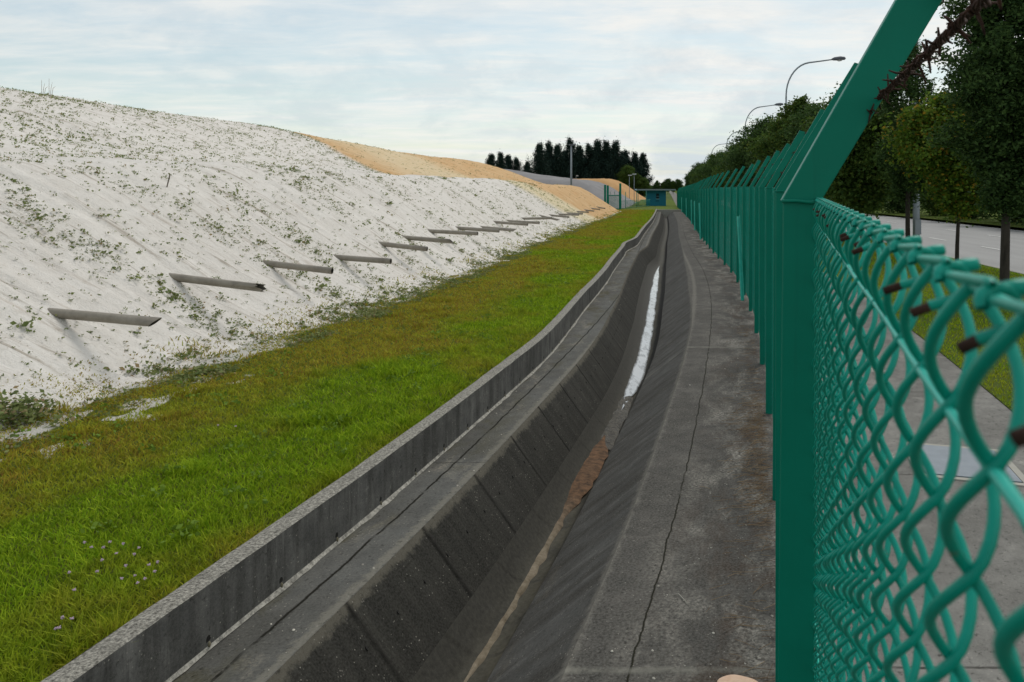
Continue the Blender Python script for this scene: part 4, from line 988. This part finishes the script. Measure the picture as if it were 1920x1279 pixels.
# ------------------------------------------------------------------ trees
M_bark = material('bark'); m, N = M_bark; a = N.noise(N.map(N.pos(), 6, 6, 1.5), 2, 6, .75)
finish(N, N.mix(N.rng(a, .3, .7), (0.016, 0.013, 0.010), (0.06, 0.05, 0.04)), .95, N.bump(a, .8, .02)); M_bark = m
LM = {
 'dark': leaf_mat('dark_foliage', (0.020, 0.048, 0.014), (0.072, 0.125, 0.032), None, .28, .8),
 'mid': leaf_mat('mid_foliage', (0.034, 0.075, 0.016), (0.095, 0.155, 0.028), (0.11, 0.14, 0.022), .35),
 'yellow': leaf_mat('yellowing_foliage', (0.042, 0.10, 0.012), (0.15, 0.22, 0.022), (0.30, 0.19, 0.02), .35),
 'pine': leaf_mat('casuarina_foliage', (0.010, 0.024, 0.020), (0.022, 0.046, 0.034), None, .05, .9),
}
def tree_meshes(name, h, r, base, shape, leafmat, nleaf, leafsize, nbr=26, gaps=0.25, trunk_r=0.09, aspect=2.0, ncl=None, lean=0.0):
    mb = MB()
    tp = [Vector((lean * h * (t ** 1.3) + 0.03 * r * math.sin(5 * t), 0.04 * r * math.cos(4 * t), h * t * 0.93)) for t in np.linspace(0, 1, 9)]
    mb.tube([Vector((0, 0, -0.2))] + tp, [trunk_r * 1.35] + [trunk_r * (1 - 0.92 * t) ** 0.8 + .004 for t in np.linspace(0, 1, 9)], 8)
    def Rr(t):   # t 0..1 through crown
        if shape == 'cone': return r * (0.30 + 0.70 * math.sin(math.pi * min(1, (t * 1.5 + .18)) * .5) if t < .42 else max(.06, (1 - t) / .58) ** 0.8 * 1.0)
        if shape == 'spire': return r * max(.05, min(1, .5 + t * 2.2)) * max(.06, (1 - t)) ** 0.75
        return r * math.sqrt(max(0.02, 1 - (2 * t - 1) ** 2)) * (1.05 - .25 * t)
    cx = []; cy = []; cz = []; cs = []
    for k in range(nbr):
        t = (k + random.random()) / nbr; ang_ = k * 2.4 + random.uniform(-.5, .5); rr_ = Rr(t) * random.uniform(.5, 1.22)
        zb_ = base + (h - base) * t; ti = min(8, int(t * 8)); 
        s0 = Vector((lean * h * ((zb_ / h) ** 1.3), 0, max(base * .85, zb_ - 0.35 * rr_)))
        e0 = Vector((s0.x + rr_ * math.cos(ang_), rr_ * math.sin(ang_), zb_ + (0.25 if shape != 'spire' else .5) * rr_))
        md = (s0 + e0) / 2 + Vector((0, 0, .08 * rr_))
        mb.tube([s0, md, e0], [trunk_r * .28 * (1 - .6 * t), trunk_r * .18 * (1 - .6 * t), .004], 5)
        nc = max(3, int((ncl or 5) * (0.5 + rr_ / r)))
        for j in range(nc):
            f_ = random.uniform(.25, 1.08); q = s0.lerp(e0, f_) + Vector((random.gauss(0, .12), random.gauss(0, .12), random.gauss(0, .12))) * (r if shape == 'round' else (.5 * r + .5 * min(r, Rr(t))))
            if random.random() < gaps: continue
            cx.append(q.x); cy.append(q.y); cz.append(q.z); cs.append((r if shape == 'round' else (.5 * r + .5 * min(r, Rr(t)))) * random.uniform(.16, .34))
    cx, cy, cz, cs = map(np.array, (cx, cy, cz, cs)); ne = max(6, nleaf // len(cx))
    V, F_ = leaves(cx, cy, cz, cs, cs, cs * (.75 if shape != 'spire' else 1.5), ne, leafsize, aspect=aspect, norm_bias=.3)
    return mb.mesh(name + '_trunk', M_bark), np_mesh(name + '_crown', V, F_, 4, LM[leafmat])
def put_tree(kind, meshes, off, Y, rz, s, label, group=None, xyz=None):
    loc = xyz if xyz is not None else P(-off, Y, 0.0)
    t = empty(kind, loc, rz); t.scale = (s, s, s)
    a = link('trunk', meshes[0], t); b = link('crown', meshes[1], t)
    tag(t, label, 'tree', group); return t
T_big = tree_meshes('big', 7.6, 1.05, 1.7, 'cone', 'dark', 70000, 0.09, 70, .14, .085, 2.2, 14)
put_tree('evergreen_tree', T_big, 5.12, 15.5, 0.4, 1.0, 'large dark evergreen tree with bare leaning trunk nearest on the right edge')
T_yel = tree_meshes('yellow', 4.35, 1.4, 1.65, 'round', 'yellow', 42000, 0.105, 40, .12, .05, 1.6, 10)
put_tree('leafy_tree', T_yel, 6.35, 21.5, 1.0, 1.0, 'rounded tree with yellow and orange leaves in its crown, beside the large evergreen')
T_open = tree_meshes('open', 7.3, 1.15, 1.7, 'spire', 'dark', 22000, 0.11, 40, .45, .07, 2.4, 6)
put_tree('open_crowned_tree', T_open, 6.0, 24.6, 2.0, 1.0, 'tall open crowned tree rising behind the yellowing tree')
T_mid = [tree_meshes('mid', 7.0, 2.2, 1.65, s_, m_, 34000, 0.17, 46, .15, .08, 1.8, 9) for s_, m_ in (('round', 'mid'), ('cone', 'mid'), ('round', 'dark'), ('cone', 'dark'))]
T_low = tree_meshes('low', 4.9, 1.7, 1.6, 'round', 'mid', 34000, 0.13, 40, .12, .06, 1.6, 9)
put_tree('leafy_tree', T_low, 5.6, 28.6, 2.2, 1.0, 'mid green bushy tree filling the gap left of the yellowing tree')
words = ['second', 'third', 'fourth', 'fifth', 'sixth', 'seventh', 'eighth', 'ninth', 'tenth', 'eleventh', 'twelfth', 'thirteenth', 'fourteenth', 'fifteenth', 'sixteenth', 'seventeenth', 'eighteenth', 'nineteenth', 'twentieth', 'twenty first', 'twenty second', 'twenty third', 'twenty fourth', 'twenty fifth']
y = 33.5
for i in range(24):
    s = random.uniform(.86, 1.02) if y > 40 else .82
    v_ = [0, 2, 1, 0, 3, 2][i % 6]
    put_tree('verge_tree', T_mid[v_], 5.9 + random.uniform(-.4, .4), y, random.random() * 6, s,
             ('bushy' if v_ in (0, 2) else 'tapering') + f' verge tree behind the fence, {words[i]} of the receding row', 'trees along the road verge')
    y += 5.2 if y < 80 else (8 if y < 150 else 14)
# trees across the road (backdrop to the right)
T_back = [tree_meshes('back', 6.4, 2.6, .35, s_, m_, 30000, 0.19, 44, .1, .09, 1.8, 9) for s_, m_ in (('round', 'dark'), ('round', 'mid'))]
for i, (Y, off) in enumerate(((24, 20.5), (29, 21), (34, 20.3), (39.5, 21), (45, 20.4), (51, 21), (58, 20.5), (66, 21), (75, 20.5), (86, 21), (100, 21), (120, 21), (145, 21))):
    put_tree('roadside_tree', T_back[i % 2], off, Y, i * 1.7, 1.0 + .08 * (i % 3), f'dark tree on the far side of the road, {(["first"] + words)[i]} from the right edge', 'trees across the road')
# distant casuarina grove
T_cas = [tree_meshes('cas', h_, r_, .6, 'spire', 'pine', 20000, .36, 60, .08, .16, 2.6, 6, lean=l_) for h_, r_, l_ in ((14.5, 3.7, .02), (13.2, 4.1, -.01), (12.0, 3.3, .03))]
grove = [(922, 291, 2), (938, 288, 1), (952, 293, 2), (968, 296, 0), (990, 304, 2), (1012, 272, 1), (1028, 268, 0), (1046, 274, 1), (1068, 262, 0), (1088, 277, 2), (1103, 272, 0), (1121, 266, 1), (1136, 268, 1), (1155, 268, 1), (1172, 285, 2), (1190, 288, 1), (1204, 290, 2), (1030, 290, 1), (1060, 285, 1), (1085, 290, 1), (1110, 288, 1), (1145, 285, 1), (1176, 300, 1)]
for i, (px, py, v_) in enumerate(grove):
    D = (188 if px > 1000 else 200) + random.uniform(-4, 4) + (7 if i > 16 else 0); topz = H + (347 - py - 4) / 1500 * D
    h0 = (14.5, 13.2, 12.0)[v_] * 0.97; s = (topz + 0.9) / h0
    t = put_tree('casuarina_tree', T_cas[v_], 0, 0, random.random() * 6, s, None, 'distant casuarina grove beyond the mounds', xyz=((px - 960) / 1500 * D, D, -0.9))
    wid = 1.0 if px > 1000 else .85
    if i < 4: lb = ['leftmost', 'second', 'third', 'rightmost'][i] + ' dark tree of the small clump left of the main grove'
    elif i == 4: lb = 'single small dark tree between the small clump and the main grove'
    elif i < 17: lb = f'dark windblown tree, {(["first"] + words)[i - 5]} from the left along the front of the distant grove'
    else: lb = f'dark tree, {(["first"] + words)[i - 17]} from the left along the back of the distant grove'
    t['label'] = lb
# low trees beyond the hut
far = [(1222, 350, 1), (1232, 341, 3), (1243, 345, 0), (1252, 338, 2), (1262, 342, 0), (1272, 339, 2)]
for i, (px, py, v_) in enumerate(far):
    D = 262.; s = (H + (347 - py) / 1500 * D + .9) / 6.6
    put_tree('distant_tree', T_mid[v_], 0, 0, i * 1.3, s, f'distant tree on the skyline above the blue hut, {(["first"] + words)[i]} from the left', 'distant trees beyond the hut', xyz=((px - 960) / 1500 * D, D, -0.9))
for i, (px, py, v_) in enumerate(((1176, 318, 0), (1196, 330, 1), (1208, 338, 0))):
    D = 182.; s = (H + (347 - py) / 1500 * D + .9) / 6.6
    put_tree('leafy_tree', T_mid[v_], 0, 0, i * 2.3, s, ('left', 'middle', 'right')[i] + ' lighter green tree at the right foot of the distant dark grove', 'green trees at the foot of the grove', xyz=((px - 960) / 1500 * D, D, -0.9))

# ------------------------------------------------------------------ street lamps
m, N = material('galvanised_steel'); finish(N, N.mix(N.noise(N.pos(), 2, 4, .6), (0.16, 0.19, 0.21), (0.26, 0.29, 0.31)), .5, None, .4, .3); M_galv = m
m, N = material('lamp_housing'); finish(N, (0.10, 0.11, 0.13), .5); M_house = m
m, N = material('lamp_glass'); finish(N, (0.45, 0.46, 0.45), .2, None, .5); M_glass = m
lamp0 = empty('street_lamp')
mb = MB(); mb.tube([(0, 0, -.3), (0, 0, 2.5)], .11, 12); mb.tube([(0, 0, 2.5), (0, 0, 5), (0, 0, 7.6)], [.09, .075, .06], 10); mb.box(-.1, .1, -.14, -.1, .5, 1.0); mb.build('pole', M_galv, lamp0)
arc = [(0, 0, 7.55)]
for k in range(10):
    t = k / 9 * R(84); arc.append((1.75 * (1 - math.cos(t)), 0, 7.75 + 2.05 * math.sin(t)))
arc.append((3.15, 0, 9.98))
mb = MB(); mb.tube(arc, [.058] + [.052] * 10 + [.040], 8); mb.build('curved_arm', M_galv, lamp0)
mb = MB(); mb.tube([(3.1, 0, 9.98), (3.3, 0, 10.02), (3.7, 0, 10.06), (3.98, 0, 10.05), (4.05, 0, 10.04)], [.05, .11, .13, .10, .04], 10); lh = mb.build('lamp_head', M_house, lamp0)
mb = MB(); mb.tube([(3.42, 0, 9.965), (3.6, 0, 9.94), (3.8, 0, 9.95)], [.05, .085, .05], 10); mb.build('lens', M_glass, lh)
fixl = ['standing on the verge behind the near trees, only its shaft visible', 'with the tallest and nearest visible curved arm', 'second curved arm to the left of the tallest', 'third curved arm from the tallest', 'fourth curved arm from the tallest', 'fifth curved arm from the tallest', 'sixth curved arm from the tallest', 'seventh curved arm from the tallest', 'farthest curved arm of the row']
for i, (px, py_, D) in enumerate(((1718, 0, 27.2), (1474, 106.5, 54.5), (1397, 193.5, 84.5), (1362, 242, 114), (1333.5, 267, 143), (1320.5, 286, 172), (1308, 302, 201), (1299.5, 312, 230), (1291, 318, 259))):
    o = lamp0 if i == 0 else copy_tree(lamp0)
    o.location = ((px - 960) / 1500 * D, D, float(zg(D)))
    o.rotation_euler = (0, 0, 0.0)
    top = H + (347 - py_) / 1500 * D; s = (top - float(zg(D))) / 10.15 if i else 1.0
    o.scale = (1, 1, s)
    tag(o, 'grey street lamp ' + fixl[i], 'street lamp', 'street lamps along the road')

# ------------------------------------------------------------------ hut, gate, mast and poles at the far end
m, N = material('blue_green_wall'); finish(N, N.mix(N.noise(N.pos(), 2, 4, .6), (0.006, 0.14, 0.20), (0.01, 0.17, 0.235)), .7); M_blue = m
m, N = material('pale_roof'); finish(N, N.mix(N.noise(N.pos(), 2, 4, .6), (0.22, 0.42, 0.45), (0.34, 0.52, 0.55)), .6); M_roof = m
m, N = material('dark_window'); finish(N, (0.01, 0.015, 0.02), .15, None, .5); M_win = m
D = 103.0; hut = empty('guard_hut', ((1231 - 960) / 1500 * D, D, zg(D) + .1), -.10)
tag(hut, 'small blue green hut with flat overhanging roof at the far end of the drain', 'hut')
w = 1.20; hh = 2.12
mb = MB(); mb.box(-w, w, 0, .12, 0, 1.05); mb.box(-w, -.05, 0, .12, 1.05, 1.72); mb.box(.32, w, 0, .12, 1.05, 1.72); mb.box(-w, w, 0, .12, 1.72, hh)
mb.box(-w, -w + .12, .12, 2.4, 0, hh); mb.box(w - .12, w, .12, 2.4, 0, hh); mb.box(-w, w, 2.4, 2.52, 0, hh); mb.build('wall', M_blue, hut)
mb = MB(); mb.box(-2.6, 2.35, -.9, 3.2, 2.12, 2.27); rf = mb.build('roof', M_roof, hut)
mb = MB(); mb.box(-2.58, 2.33, -.93, -.903, 2.16, 2.30); mb.build('fascia', M_galv, rf)
wn = MB(); wn.box(-.05, .32, .05, .07, 1.05, 1.72); wf = wn.build('window', M_win, hut); mb = MB(); mb.box(-.09, .36, -.03, -.002, 1.0, 1.05); mb.box(-.02, .30, .03, .048, 1.36, 1.39); mb.build('sill', M_roof, wf)
mb = MB(); mb.box(-.12, .3, -.02, -.002, .72, .80); mb.build('vent', M_win, hut)
mb = MB()
for x_ in (-2.4,): mb.tube([(x_, -.7, -.2), (x_, -.7, 2.13)], .04, 8)
mb.build('roof_post', M_green, hut)
# gate with tall posts in front of the mound end
gD = 80.0
def gx(px): return (px - 960) / 1500 * gD
gate = empty('green_gate', (gx(1150), gD, zg(gD) + .15)); tag(gate, 'green steel gate with tall posts at the end of the orange mound', 'gate')
for px, hh_ in ((1134.5, 2.55), (1139.5, 2.5), (1163, 2.7)):
    mb = MB(); mb.box(-.10, .10, -.08, .08, -.5, hh_, bev=.02); mb.build('gate_post', M_green, gate, (gx(px) - gx(1150), 0, 0))
mb = MB(); xa, xb = gx(1141) - gx(1150), gx(1162) - gx(1150)
for z_ in (.1, 1.45): mb.box(xa, xb, -.03, .03, z_, z_ + .09)
k = 0; x_ = xa + .06
while x_ < xb: mb.box(x_ - .02, x_ + .02, -.015, .015, .1, 1.45 + (.45 if k % 4 == 1 else 0)); x_ += .11; k += 1
mb.build('barred_leaf', M_green, gate)
# low cross fence between gate and hut
cf = empty('cross_fence', (gx(1164), gD + 1, zg(gD) + .15)); tag(cf, 'thin green wire fence running from the gate towards the hut', 'fence')
A = Vector((0, 0, 0)); B = Vector((17.3 - gx(1164), 19, -.15)); mb = MB()
for k in range(3):
    f_ = (k + .5) / 3; q = A.lerp(B, f_); mb2 = MB(); mb2.tube([q - Vector((0, 0, .4)), q + Vector((0, 0, 1.85))], .035, 6); mb2.build('post', M_green, cf)
for z_ in (.15, .9): mb.tube([A + Vector((0, 0, z_)), B + Vector((0, 0, z_))], .018, 5)
mb.build('rail', M_green, cf)
mb = MB()
for k in range(120):
    q = A.lerp(B, k / 120); mb.tube([q + Vector((0, 0, .0)), q + Vector((0, 0, .9))], .006, 3)
mb.build('wire_mesh', M_green, cf)
def mast(px, top_py, D, r, label, heads, name='light_mast'):
    top = H + (347 - top_py) / 1500 * D; z0 = float(zg(D))
    t = empty(name, ((px - 960) / 1500 * D, D, z0)); tag(t, label, 'mast' if r > .05 else 'pole')
    mb = MB(); mb.tube([(0, 0, -.3), (0, 0, top - z0)], [r, r * .75], 10); mb.build('pole', M_galv, t)
    mb = MB()
    for s_ in heads: mb.box(min(0, s_ * .5), max(0, s_ * .5), -.12, .12, top - z0 - .05, top - z0 + .10, bev=.03)
    mb.build('floodlight', M_glass if r < .05 else M_house, t); return t
mast(1071, 272, 84, .115, 'tall grey floodlight mast standing behind the orange mound', (1, -.5))
mast(1080, 330, 140, .04, 'short thin pole in front of the dark grove right of the mast', (.8,), 'lamp_pole')
mast(1180, 329, 128, .045, 'left of two thin lamp poles left of the hut', (.8, -.4), 'lamp_pole')
mast(1189, 327, 112, .045, 'right of two thin lamp poles left of the hut', (.6, -.5), 'lamp_pole')
